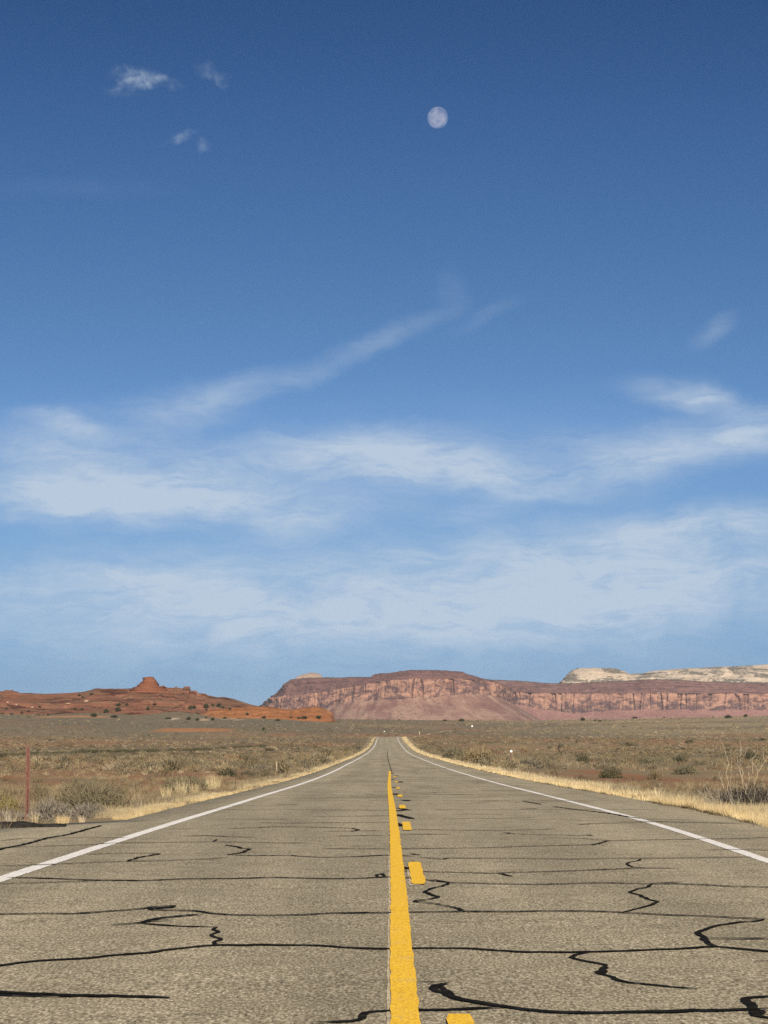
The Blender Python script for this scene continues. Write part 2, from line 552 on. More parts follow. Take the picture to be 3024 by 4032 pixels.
def mat_rock(name, a, b, dark, veg, vegamt, bed=0.5, scale=1.0, low=None, lowz=(0, 1), bands=False):
    """bedded rock: level beds from the real height, blotches, and scrub growing on the flatter parts"""
    a, b, dark, veg = [tuple(x * ROCK for x in q) for q in (a, b, dark, veg)]
    low = tuple(x * ROCK for x in low) if low else None
    m, t = new_mat(name)
    g = t.n('ShaderNodeNewGeometry')
    pos = g.outputs['Position']
    sp = t.n('ShaderNodeSeparateXYZ', ins={0: pos})
    x, y, z = sp.outputs
    mp = t.n('ShaderNodeMapping', ins={'Vector': pos})
    mp.inputs['Scale'].default_value = (0.012 * scale, 0.012 * scale, bed * scale)
    nb = t.noise(mp.outputs[0], 1.0, 5.0, 0.6, 0.5)
    n2 = t.noise(pos, 0.11 * scale, 6.0, 0.65)
    n3 = t.noise(pos, 0.5 * scale, 5.0, 0.7)
    c = t.mix(t.mapr(nb, 0.36, 0.64), a, b)
    c = t.mix(t.mapr(n2, 0.36, 0.66, 0.0, 0.55), c, t.mix(0.5, a, b))
    c = t.mix(t.mapr(t.math('ADD', t.math('MULTIPLY', nb, .45), t.math('MULTIPLY', n3, .55)), 0.53, 0.66, 0.0, 0.85), c, dark)
    if low is not None:
        lf = t.mapr(t.math('ADD', st_ := t.n('ShaderNodeAttribute', attribute_name='strata').outputs['Fac'],
                           t.math('MULTIPLY', t.math('SUBTRACT', n2, .5), 0.35)), lowz[0], lowz[1], 1.0, 0.0)
        c = t.mix(lf, c, low)
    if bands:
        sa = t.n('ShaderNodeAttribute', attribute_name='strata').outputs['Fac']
        ledge_shade = t.noise(t.xyz(t.math('MULTIPLY', x, 1 / 38.0), t.math('MULTIPLY', sa, 11.0), 3.0), 1.0, 4.0, 0.6)
        c = t.mix(t.mapr(ledge_shade, 0.53, 0.60, 0.0, 0.9), c, dark)  # shade under the hill's ledges, painted into the rock colour as dark bands
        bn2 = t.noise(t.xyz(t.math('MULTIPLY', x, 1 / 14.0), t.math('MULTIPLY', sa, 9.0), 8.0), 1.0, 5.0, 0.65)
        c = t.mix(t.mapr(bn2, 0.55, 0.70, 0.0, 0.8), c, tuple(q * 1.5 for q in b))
    nz = t.n('ShaderNodeSeparateXYZ', ins={0: g.outputs['True Normal']}).outputs[2]
    mv = t.n('ShaderNodeMapping', ins={'Vector': pos})
    mv.inputs['Scale'].default_value = (0.045 * scale, 0.03 * scale, 0.30 * scale)
    vn = t.math('ADD', t.math('MULTIPLY', t.noise(mv.outputs[0], 1.0, 4.0, 0.6, 0.3), .62), t.math('MULTIPLY', t.noise(pos, 0.35 * scale, 4.0, 0.7), .38))
    vf = t.math('MULTIPLY', t.mapr(vn, 0.495, 0.545), t.mapr(nz, 0.15, 0.6))
    c = t.mix(t.math('MULTIPLY', vf, vegamt), c, veg)
    finish(t, c, 0.95, 0.05, bump(t, n3, 0.8 / scale, 0.7))
    return m


M = {}
M['asphalt'] = mat_asphalt()
M['white'] = mat_paint('white_road_paint', (.84, .79, .70), (.36, .31, .22), 0.37)
M['yellow'] = mat_paint('yellow_road_paint', (.90, .53, .030), (.42, .31, .13), 0.415)
M['ghost'] = mat_paint('faded_cream_paint', (.66, .54, .34), (.30, .25, .17), 0.50)
M['tar'] = mat_tar()
M['ground'] = mat_ground()
M['leaf'] = mat_leaf()
M['rust'] = mat_plain('rusty_steel', (.092, .049, .037), (.138, .077, .058), 14.0, 0.8, 0.2)
M['rust_dark'] = mat_plain('dark_rust', (.09, .03, .02), (.15, .05, .03), 14.0, 0.85, 0.15)
M['reflector'] = mat_plain('white_reflector', (.60, .60, .58), (.70, .70, .68), 20.0, 0.35, 0.5)
M['pale_wood'] = mat_plain('weathered_wood', (.20, .15, .095), (.27, .21, .14), 10.0, 0.9, 0.1)
M['twig'] = mat_plain('bleached_branch', (.27, .205, .13), (.36, .285, .19), 9.0, 0.9, 0.1)
M['stem'] = mat_plain('grey_stem', (.10, .085, .06), (.17, .145, .105), 9.0, 0.95, 0.05)
M['bark'] = mat_plain('juniper_bark', (.08, .06, .045), (.14, .11, .08), 4.0, 0.95, 0.05)
M['berm'] = mat_plain('broken_asphalt_lip', (.010, .009, .007), (.035, .030, .024), 5.0, 0.9, 0.1, 0.03)

# ------------------------------------------------------------------ ground sheet
Yr = [-120.0]
while Yr[-1] < 16000:
    y = Yr[-1]
    Yr.append(y + max(0.6, abs(y) * 0.009))
Yr = np.array(Yr)
offc = np.arange(-9, 9.01, 0.3)
g = [9.3]
while g[-1] < 9000:
    g.append(g[-1] * 1.035)
g = np.array(g)
offs = np.concatenate([-g[::-1], offc, g])
GX = xroad(np.minimum(Yr, 1120.0))[:, None] + offs[None, :]
GY = np.repeat(Yr[:, None], len(offs), 1)
GZ = terrain(GX, GY)


def ground_colour(X, Y):
    """soil and low cover, linear"""
    red = np.array([.345, .182, .096]); tan = np.array([.31, .225, .125]); sage = np.array([.195, .165, .105])
    pale = np.array([.42, .32, .19]); orange = np.array([.62, .27, .105]); cream = np.array([.66, .50, .34])
    n = fbm(X / 45, Y / 110, 11, 4) + 0.5 * fbm(X / 9, Y / 20, 12, 3)
    f = sstep(-.16, .16, n)[..., None]
    c = red * f + tan * (1 - f)
    s = sstep(-.16, .2, fbm(X / 60, Y / 130, 13, 4) + 0.16 * sstep(500, 1300, Y) - .04)[..., None]
    c = c * (1 - .75 * s) + sage * .75 * s
    left = sstep(-20, -90, X) * sstep(1250, 1420, Y)
    c = c * (1 - .7 * left[..., None]) + sage * .7 * left[..., None]
    pr = sstep(60, 200, X) * sstep(1000, 1300, Y) * sstep(-.2, .1, fbm(X / 120, Y / 90, 15, 3))
    c = c * (1 - .8 * pr[..., None]) + np.array([.37, .29, .165]) * .8 * pr[..., None]
    u = X / np.maximum(Y, 60.0) * F + CX
    v = HY + (EYE - terrain(X, Y)) / np.maximum(Y, 60) * F
    for (a0, a1, b0, b1, cc) in DUNES:
        xx, yy = np.broadcast_arrays(X, Y)
        q = (sstep(a0, a0 + .2 * (a1 - a0), xx) * sstep(a1, a1 - .2 * (a1 - a0), xx) * sstep(b0, b0 + .25 * (b1 - b0), yy) * sstep(b1, b1 - .25 * (b1 - b0), yy))
        q = q * sstep(-.42, .05, fbm(xx / 12, yy / 25, 21, 4) + .6 * fbm(xx / 2.5, yy / 5, 22, 3) + .75 * q - .45)
        c = c * (1 - q[..., None]) + np.array(cc) * q[..., None]
    off = np.abs(X - xroad(Y))
    v = (sstep(9, 5, off) * (Y < 1150) * .8)[..., None]
    c = c * (1 - v) + np.array([.33, .25, .14]) * v
    return c


def dune(x0, x1, y0, y1, col):
    a = ground_at(x0, y1); b = ground_at(x1, y1); c_ = ground_at((x0 + x1) / 2, y0)
    return (min(a[0], b[0]), max(a[0], b[0]), a[1], c_[1] if c_[1] > a[1] + 10 else a[1] + 80, col)


DUNES = []
DUNES = [dune(540, 930, 2865, 2884, (.44, .205, .085)), dune(100, 460, 2818, 2826, (.52, .24, .10)),
         dune(2600, 2880, 3030, 3084, (.33, .165, .085)), dune(2330, 2480, 2990, 3006, (.32, .17, .095)),
         dune(670, 712, 2828, 2835, (.62, .48, .33)), dune(742, 768, 2830, 2837, (.62, .48, .33)), dune(780, 832, 2829, 2836, (.60, .40, .26)),
         dune(848, 880, 2828, 2835, (.62, .46, .31)), dune(900, 950, 2830, 2836, (.58, .38, .24))]
me = mesh_quads('ground', np.stack([GX, GY, GZ], -1).reshape(-1, 3), grid_faces(len(Yr), len(offs))[:, ::1])
attr_c(me, 'ground_colour', ground_colour(GX, GY).reshape(-1, 3))
gr = link('ground', me, M['ground'], smooth=True)
tag(gr, 'red and tan desert soil of the open plain', 'ground', kind='structure')

# ------------------------------------------------------------------ road, markings and sealed cracks
yr = [-40.0]
while yr[-1] < 1095:
    yr.append(yr[-1] + max(0.35, abs(yr[-1]) * 0.012))
yr = np.array(yr)
eL, eR, zz = edge_l(yr), edge_r(yr), zroad(yr)
ts = np.linspace(0, 1, 15)
RX = eL[:, None] * (1 - ts) + eR[:, None] * ts
RZ = np.repeat(zz[:, None], 15, 1)
RX = np.concatenate([eL[:, None] - .02, RX, eR[:, None] + .02], 1)
RZ = np.concatenate([zz[:, None] - .16, RZ, zz[:, None] - .16], 1)
RY = np.repeat(yr[:, None], 17, 1)
me = mesh_quads('road', np.stack([RX, RY, RZ], -1).reshape(-1, 3), grid_faces(len(yr), 17))
road = link('road', me, M['asphalt'])
tag(road, 'straight two lane asphalt road running to the crest', 'road', kind='structure')


def ribbon(pts, widths, lift, jitter=0.0, seed=0):
    """flat strip lying on the road along ground points (x, y)"""
    P = np.array(pts, float)
    W_ = np.broadcast_to(np.array(widths, float), (len(P),)) if np.ndim(widths) else np.full(len(P), float(widths))
    d = np.gradient(P, axis=0); ln = np.maximum(np.linalg.norm(d, axis=1), 1e-6)
    nrm = np.stack([-d[:, 1], d[:, 0]], 1) / ln[:, None]
    j1 = 1 + jitter * (RNG.random(len(P)) - .5) * 2; j2 = 1 + jitter * (RNG.random(len(P)) - .5) * 2
    A = P + nrm * (W_ * .5 * j1)[:, None]; B = P - nrm * (W_ * .5 * j2)[:, None]
    z = lambda Q: zroad(Q[:, 1]) + lift
    V = np.concatenate([np.column_stack([A, z(A)]), np.column_stack([B, z(B)])])
    n = len(P); i = np.arange(n - 1)
    Q = np.stack([i, i + 1, n + i + 1, n + i], 1)
    # make the strip face up
    a, b, c = V[Q[0, 0]], V[Q[0, 1]], V[Q[0, 3]]
    if np.cross(b - a, c - a)[2] < 0:
        Q = Q[:, ::-1]
    return V, Q


def join(parts):
    Vs, Qs, o = [], [], 0
    for V, Q in parts:
        Vs.append(V); Qs.append(Q + o); o += len(V)
    return np.concatenate(Vs), np.concatenate(Qs)


yl = yr[(yr > -40) & (yr < 1094)]
yl = np.unique(np.concatenate([yl, np.arange(12, 60, .15)]))
for sgn, w in ((-1, .165), (1, .150)):
    x = xroad(yl) + sgn * 3.65
    V, Q = ribbon(np.column_stack([x, yl]), w, 0.004, 0.07)
    link('edge_line', mesh_quads('edge_line', V, Q), M['white'], road)
ys = np.concatenate([np.arange(-20, 60, .2), np.arange(60, 136, .5)])
xs = 0.06 + 0.017 / 9 * ys * 0 + 0.0019 * ys + 0.025 * np.sin(ys / 17.0)
xsol = xs
xs = xs + .006 * fbm(ys / .5, ys * 0, 66, 3) + .010 * fbm(ys / 6, ys * 0, 67, 3)
V, Q = ribbon(np.column_stack([xs, ys]), .130, 0.006, 0.075)
V[:, 2] += .0052
link('solid_centre_line', mesh_quads('solid_centre_line', V, Q), M['yellow'], road)
yg = np.arange(-20, 25, .2)
V, Q = ribbon(np.column_stack([np.interp(yg, ys, xs) - .071, yg]), .022, 0.0045, 0.2)
link('faded_line', mesh_quads('faded_line', V, Q), M['ghost'], road)
gp = []
DR = [(4001, None), (3397, 3485), (3238, 3271), (3171, 3185), (3130, 3139), (3101, 3107), (3078, 3082), (3056, 3060)]
DY = [(-7.0, -3.6)] + [(float(road_at(0, b)[1]) if b else float(road_at(0, a)[1]) - 3.2, float(road_at(0, a)[1])) for a, b in DR]
for k, (y0, y1) in enumerate(DY):
    k -= 1
    yy = np.linspace(y0, y1, 18)
    xx = 0.262 + 0.0019 * yy + .05 * sstep(20, 80, yy) + .052 * sstep(18, 11, yy)
    V, Q = ribbon(np.column_stack([xx, yy]), .122 * np.clip(np.minimum(yy - yy[0], yy[-1] - yy) / .25 + .72, 0, 1), 0.006, 0.10)
    V[:, 2] += .0052
    link('centre_dash', mesh_quads('centre_dash', V, Q), M['yellow'], road)
    if k in (0, 1):
        V, Q = ribbon(np.column_stack([xx[:14] - .035 - .0, yy[:14] - .12]), .10, 0.0045, 0.12)
        gp.append((V, Q))
V, Q = join(gp)
link('faded_dash', mesh_quads('faded_dash', V, Q), M['ghost'], road)

SA, SB = (0, 3100), (1512, 3100)     # corners of the two traced tiles (1659/1512 px per photo px)
STROKES = [
    (SA, [(-120, 785), (0, 772), (40, 766), (150, 752), (300, 745), (430, 737), (460, 730), (640, 718), (760, 700), (900, 687), (1060, 684), (1250, 684), (1400, 688), (1520, 696), (1659, 700), (1810, 697), (1960, 698), (2110, 705), (2220, 712), (2360, 715), (2510, 714), (2660, 712), (2810, 706), (2940, 700), (3040, 692), (3100, 690), (3200, 702), (3330, 713), (3500, 722)], .085),
    (SA, [(-150, 884), (0, 889), (150, 896), (300, 902), (450, 904), (600, 908), (735, 914)], .10),
    (SA, [(-100, 898), (0, 902), (200, 908), (320, 909)], .05),
    (SA, [(-60, 552), (0, 551), (170, 548), (330, 549), (480, 538), (600, 529), (650, 522), (700, 517), (758, 514), (750, 521), (690, 525), (640, 531), (720, 535), (860, 538), (900, 547), (1010, 555), (1150, 557), (1300, 555), (1450, 546), (1659, 545), (1809, 542), (2009, 539), (2209, 540), (2409, 536), (2559, 538), (2679, 543), (2859, 553), (3059, 560), (3259, 570), (3309, 574)], .075),
    (SA, [(482, 600), (560, 593), (620, 589), (660, 574), (720, 565), (800, 557), (880, 551)], .075),
    (SA, [(640, 585), (690, 578), (740, 577)], .07),
    (SA, [(610, 590), (720, 600), (830, 604), (940, 606)], .07),
    (SA, [(938, 605), (912, 617), (942, 626), (905, 644), (952, 659), (918, 672), (926, 686)], .050),
    (SA, [(30, 392), (200, 395), (400, 403), (600, 405), (800, 398), (1000, 396), (1200, 391), (1350, 396), (1500, 397), (1620, 392), (1700, 389), (1760, 392), (1849, 403)], .085),
    (SA, [(1628, 390), (1632, 380), (1655, 374), (1659, 388), (1636, 391)], .05),
    (SA, [(-50, 420), (0, 420), (150, 416), (300, 410), (450, 405)], .06),
    (SA, [(0, 343), (200, 336), (400, 327), (550, 322), (720, 319), (900, 312), (985, 305)], .07),
    (SA, [(548, 322), (600, 306), (690, 290), (640, 287), (500, 288), (360, 292)], .065),
    (SA, [(985, 293), (1050, 283), (1077, 267), (1045, 266), (1022, 258), (978, 251)], .085),
    (SA, [(985, 293), (1100, 297), (1250, 295), (1300, 300), (1400, 305), (1550, 300), (1659, 295), (1789, 299)], .08),
    (SA, [(0, 262), (200, 255), (400, 250), (480, 242), (700, 240), (900, 236), (1100, 240), (1330, 243)], .065),
    (SA, [(918, 236), (942, 226)], .05),
    (SA, [(790, 213), (900, 210), (980, 215), (1105, 217)], .09),
    (SA, [(1390, 266), (1500, 267), (1700, 268)], .08),
    (SA, [(-60, 286), (0, 270), (60, 257), (120, 245), (200, 222), (300, 205), (380, 182), (440, 166)], .10),
    (SA, [(980, 179), (1100, 176), (1180, 171), (1400, 174), (1520, 178), (1548, 185), (1520, 192)], .09),
    (SA, [(1120, 153), (1250, 156), (1400, 154), (1700, 152)], .09), (SA, [(1400, 192), (1659, 188)], .07),
    (SA, [(1450, 212), (1659, 209)], .09), (SA, [(960, 138), (1250, 140)], .08), (SA, [(1350, 128), (1690, 124)], .10),
    (SA, [(1330, 104), (1690, 100)], .10), (SA, [(1190, 75), (1300, 75)], .16), (SA, [(0, 232), (100, 222), (400, 218), (560, 220)], .05),
    (SA, [(700, 182), (860, 180)], .06),
    (SA, [(1360, 1024), (1450, 1020), (1530, 1018), (1560, 995), (1590, 975), (1659, 969), (1809, 966), (1909, 968), (2059, 960), (2179, 956)], .062),
    (SA, [(1545, 1010), (1575, 985), (1600, 975)], .05),
    (SB, [(145, 845), (215, 846), (282, 849)], .035),
    (SB, [(275, 852), (225, 862), (222, 872), (245, 888), (262, 902), (320, 920), (400, 934), (500, 950), (600, 965), (700, 975), (850, 978), (1000, 977), (1200, 974), (1400, 970), (1560, 965), (1659, 962)], .078),
    (SB, [(225, 860), (245, 872), (275, 892), (300, 905)], .060),
    (SB, [(882, 716), (832, 725), (810, 741), (870, 755), (962, 770), (962, 785), (928, 800), (962, 815), (1000, 830), (1050, 845), (1150, 855), (1250, 866), (1360, 874)], .058),
    (SB, [(945, 775), (950, 800), (945, 812)], .055),
    (SB, [(1650, 572), (1600, 582), (1500, 590), (1420, 603), (1352, 630), (1378, 655), (1400, 678), (1440, 690)], .066),
    (SB, [(1365, 655), (1395, 668)], .055),
    (SB, [(1380, 656), (1500, 658), (1700, 657)], .06),
    (SB, [(350, 537), (300, 522), (230, 507), (120, 495), (200, 487), (240, 477), (205, 466), (172, 456), (200, 441), (250, 431), (285, 416), (268, 411), (190, 400)], .052),
    (SB, [(172, 456), (205, 466), (232, 474)], .06),
    (SB, [(1022, 543), (1080, 530), (1160, 510), (1180, 495), (1140, 485), (1110, 469), (1062, 455), (1100, 440), (1140, 436), (1155, 420)], .055),
    (SB, [(0, 362), (150, 365), (300, 370), (480, 373), (560, 370), (750, 365), (950, 357), (1100, 350), (1275, 352)], .07),
    (SB, [(490, 373), (520, 380), (555, 387)], .07),
    (SB, [(190, 403), (290, 415), (500, 420), (700, 422), (900, 416), (1000, 416), (1150, 420), (1300, 420), (1500, 430), (1720, 435)], .075),
    (SB, [(1150, 419), (1290, 411)], .06),
    (SB, [(150, 305), (250, 313), (280, 308), (400, 309), (600, 310), (800, 312), (1000, 309), (1200, 309), (1400, 306), (1590, 303)], .075),
    (SB, [(1112, 312), (1100, 318), (1060, 325), (1050, 335), (1080, 346), (1130, 350)], .05),
    (SB, [(50, 268), (250, 265), (450, 262), (600, 257), (800, 252), (900, 250), (970, 233), (1100, 229), (1300, 226), (1500, 222), (1720, 218)], .075),
    (SB, [(690, 220), (850, 222), (970, 232)], .06), (SB, [(50, 203), (280, 205)], .09),
    (SB, [(100, 183), (300, 186), (500, 188), (750, 181)], .08), (SB, [(520, 197), (560, 203), (700, 206), (850, 210), (905, 210), (870, 206)], .075),
    (SB, [(830, 164), (900, 158), (1050, 155), (1200, 150), (1400, 153), (1540, 158)], .09), (SB, [(750, 141), (900, 145), (1150, 150)], .06),
    (SB, [(1380, 273), (1480, 270), (1700, 274)], .06), (SB, [(250, 135), (500, 135), (650, 132)], .07), (SB, [(300, 117), (520, 118)], .07),
    (SB, [(730, 84), (830, 97), (920, 107), (1000, 118), (1060, 130), (1105, 136)], .11), (SB, [(600, 60), (680, 75)], .10),
    (SB, [(1100, 139), (1340, 143)], .09), (SB, [(1100, 146), (1280, 152), (1520, 157)], .09), (SB, [(590, 95), (660, 92)], .14),
    (SB, [(1700, 905), (1600, 912), (1546, 918), (1572, 940), (1596, 970), (1620, 998), (1700, 1004)], .066),
    (SB, [(1570, 925), (1600, 955), (1640, 985)], .07), (SB, [(1590, 965), (1680, 964)], .05),
    (SB, [(1600, 757), (1640, 753), (1700, 760)], .045),
    (SB, [(80, 357), (112, 350)], .10), (SB, [(88, 345), (108, 358)], .07), (SB, [(112, 288), (158, 294)], .09), (SB, [(116, 320), (158, 322)], .10),
    (SB, [(40, 152), (82, 170)], .20), (SB, [(45, 168), (70, 162)], .22), (SB, [(60, 120), (120, 137)], .22), (SB, [(50, 104), (100, 98)], .22),
    (SB, [(42, 120), (78, 118)], .18), (SB, [(60, 90), (110, 100)], .2), (SB, [(85, 55), (105, 60)], .3),
]
parts = []
for (ox, oy), pts, w in STROKES:
    P = np.array(pts, float) * (1512 / 1659.0) + np.array([ox, oy])
    X, Y = road_at(P[:, 0], P[:, 1])
    G = np.column_stack([X, Y])
    seg = np.linalg.norm(np.diff(G, axis=0), axis=1)
    s = np.concatenate([[0], np.cumsum(seg)])
    n = max(4, int(s[-1] / 0.05))
    si = np.linspace(0, s[-1], n)
    G2 = np.column_stack([np.interp(si, s, G[:, 0]), np.interp(si, s, G[:, 1])])
    G2[1:-1] = .25 * G2[:-2] + .5 * G2[1:-1] + .25 * G2[2:]
    sd = int(abs(G[0, 0] * 1000)) % 997
    tg = np.gradient(G2, axis=0); tr = np.abs(tg[:, 0]) / (np.linalg.norm(tg, axis=1) + 1e-9)     # 1 across the road
    G2[:, 1] += (0.05 * fbm(si / .35, si * 0, sd, 3) + .035 * fbm(si / .12, si * 0 + 9, sd, 2)) * min(1.0, s[-1] / 1.5)
    G2[:, 0] += .022 * (1 - tr) * fbm(si / .16, si * 0 + 5, sd + 3, 2) * 2
    wv = w * .86 * (.80 + .55 * np.abs(fbm(si / .4, si * 0 + 3, sd, 3)) * 2) * (.78 + .55 * tr ** 2)
    wv = wv * np.clip(np.minimum(si, s[-1] - si) / .10, .35, 1)
    parts.append(ribbon(G2, wv * .90, 0.0060, 0.26))
    parts[-1][0][:, 2] += 0.0006 * (len(parts) % 7)
# many thin sealed cracks farther along, the way they cross the lanes there
for k in range(80):
    Y = 48 * math.exp(RNG.random() * 1.9)
    x0 = RNG.uniform(-3.4, 2.6); L = RNG.uniform(0.4, 3.4)
    n = max(5, int(L / .12)); xx = np.linspace(x0, x0 + L, n)
    yy = Y + 1.3 * fbm(xx / 1.4, xx * 0 + Y, 55, 3) * (1 + Y / 150)
    G2 = np.column_stack([xx + xroad(Y), yy])
    parts.append(ribbon(G2, RNG.uniform(.04, .11) * (1 + Y / 160), 0.0060, 0.4))
    parts[-1][0][:, 2] += 0.0006 * (k % 7)
for k, Y in enumerate(44 * np.exp(np.linspace(0, 1.35, 26))):       # cracks that cross a lane or the whole road
    a_, b_ = [(-4.4, 5.2), (-3.8, -.1), (.4, 5.0), (-2.6, 2.4)][k % 4]
    xx = np.arange(a_, b_, .09)
    yy = Y + RNG.uniform(-1.5, 1.5) + (.5 + Y / 110) * (fbm(xx / 1.3, xx * 0 + Y, 57, 3) + .35 * fbm(xx / .25, xx * 0 + Y, 58, 2))
    for q in np.array_split(np.arange(len(xx)), int(RNG.integers(1, 4))):
        if len(q) > 8 and RNG.random() < .85:
            q = q[:int(len(q) * RNG.uniform(.7, 1.0))]
            parts.append(ribbon(np.column_stack([xx[q] + xroad(Y), yy[q]]), RNG.uniform(.035, .06) * (1 + Y / 180), 0.0060, .2))
            parts[-1][0][:, 2] += 0.0006 * (k % 7)
for (a, b) in ((60, 62), (74, 75), (88, 91), (97, 99), (112, 114), (123, 127)):     # dabs of tar along the centre seam
    yy = np.linspace(a, b, 6)
    parts.append(ribbon(np.column_stack([.20 + RNG.uniform(-.12, .25) + .0019 * yy, yy]), .22, .0060, .5))
yy = np.arange(133, 560, 1.2)
xx = np.interp(yy, [133, 170, 230, 330, 560], [.20, .12, .02, -.15, -.1]) + .0019 * yy + .12 * fbm(yy / 9, yy * 0, 77, 3)
parts.append(ribbon(np.column_stack([xx, yy]), np.interp(yy, [133, 200, 400, 560], [.05, .055, .09, .01]), .0060, .35))
V, Q = join(parts)
link('crack_sealant', mesh_quads('crack_sealant', V, Q), M['tar'], road)
# broken dark lip where the old turnout meets the soil on the left
px = np.linspace(-160, 262, 60)
rows = []
for i, p in enumerate(px):
    Xa, Ya = road_at(p, 3262 - 8 * i / 59.0)
    h = .115 * (1 - .85 * i / 59.0) * (0.6 + .8 * float(vnoise(i / 5.0, 1, 8))) + .02
    w = .26 * (0.6 + .8 * float(vnoise(i / 4.0, 7, 8)))
    z = zroad(Ya)
    rows.append([(Xa, Ya - w, z - .03), (Xa + .02, Ya - w * .7, z + h * .6), (Xa, Ya - .03, z + h), (Xa - .02, Ya + w * .7, z + h * .8), (Xa, Ya + w * 1.5, z - .1)])
me = mesh_quads('asphalt_lip', np.array(rows).reshape(-1, 3), grid_faces(60, 5)[:, ::-1])
link('asphalt_lip', me, M['berm'], road)

# ------------------------------------------------------------------ landforms
def ctrl(table, n, sm=0):
    T = np.array(table, float)
    s = np.concatenate([[0], np.cumsum(np.hypot(np.diff(T[:, 0]), np.diff(T[:, 1]) / 12))])
    si = np.linspace(0, s[-1], n)
    out = np.column_stack([np.interp(si, s, T[:, k]) for k in range(T.shape[1])])
    for _ in range(sm):
        out[1:-1] = .25 * out[:-2] + .5 * out[1:-1] + .25 * out[2:]
    return out


def mesa(name, table, n, mat, seed, depth=700.0, butt=9.0, alcove=8.0, up_set=55.0, sm=1):
    """table rows: photo column, distance, rows of the base, cliff foot, cliff top and rim"""
    T = ctrl(table, n, sm)
    px, Yc = T[:, 0], T[:, 1]
    X = (px - CX) / F * Yc
    H = [(HY - T[:, k]) / F * Yc + EYE for k in (2, 3, 4, 5)]
    d = np.gradient(np.column_stack([X, Yc]), axis=0)
    for _ in range(25):
        d[1:-1] = .25 * d[:-2] + .5 * d[1:-1] + .25 * d[2:]
    ln = np.hypot(d[:, 0], d[:, 1])
    nx, ny = d[:, 1] / ln, -d[:, 0] / ln          # outward, towards the viewer
    s = np.concatenate([[0], np.cumsum(np.hypot(np.diff(X), np.diff(Yc)))])
    rows, strata = [], []
    b0 = 2.2 * butt * np.abs(fbm(s / 75, s * 0, seed, 4)) + .8 * butt * fbm(s / 16, s * 0 + 5, seed + 1, 4)
    for t in np.linspace(0, 1, 26):
        z = H[0] + (H[1] - H[0]) * t
        gl = 15 * (np.abs(fbm((s + 40 * t) / 34, s * 0 + t * 1.2, seed + 2, 4)) - .12) * (0.25 + t * (1.3 - t))
        off = 1.75 * (H[1] - H[0]) * (1 - t) ** 1.15 + gl + b0 * t * .8
        rows.append((off, z + 2.0 * fbm(s / 12, s * 0 + t * 5, seed + 3, 4))); strata.append(t)
    for t in np.linspace(0.03, 1, 34):
        z = H[1] + (H[2] - H[1]) * t
        al_ = alcove * np.maximum(0, fbm(s / 40, t * 2.2 + s * 0, seed + 4, 3)) * 2.6 * math.sin(math.pi * t)
        cr = 5.5 * fbm(s / 9, t * 1.5 + s * 0, seed + 5, 4) + 2.0 * fbm(s / 12, t * 12 + s * 0, seed + 6, 3)
        ck = -9.0 * sstep(.05, 0.0, np.abs(fbm(s / 22, s * 0 + t * .25, seed + 9, 2)))
        off = b0 - al_ + cr + ck - 5 * t
        rows.append((off, z)); strata.append(1 + t)
    ns = 30
    for i, t in enumerate(np.linspace(0.02, 1, ns)):
        st = (math.floor(t * 5) + sstep(.55, .95, (t * 5) % 1.0)) / 5
        z = H[2] + (H[3] - H[2]) * t
        off = b0 * (1 - t) * .7 - 6 - up_set * np.interp(px, [1080, 1420], [.22, 1.0]) * st + 8.0 * fbm(s / 14, t * 5 + s * 0, seed + 7, 4) + 14 * fbm(s / 60, t + s * 0, seed + 8, 3)
        rows.append((off, z)); strata.append(2 + t * .98)
    P = [np.stack([X + nx * o, Yc + ny * o, z], -1) for o, z in rows]
    rim = P[-1]
    yb = rim[:, 1].max() + depth
    for k, q in enumerate((.01, .03, .09, .25, .6, 1.0)):      # the plateau runs straight back from the rim
        P.append(np.stack([rim[:, 0], rim[:, 1] + (yb - rim[:, 1]) * q, H[3] + 2.2 * fbm(s / 9, s * 0 + k * 3.3, seed + 12, 4) + (0.5 if k < 3 else -3)], -1)); strata.append(3.0 + .02 * k)
    P.append(np.stack([rim[:, 0], yb + 120 + 0 * s, H[0] - 20], -1)); strata.append(3.2)
    V = np.stack(P)
    rows = P
    me = mesh_quads(name, V.reshape(-1, 3), grid_faces(len(rows), n))
    attr_f(me, 'strata', np.repeat(np.array(strata)[:, None], n, 1))
    attr_f(me, 'along', np.repeat(s[None, :], len(rows), 0))
    return link(name, me, mat)


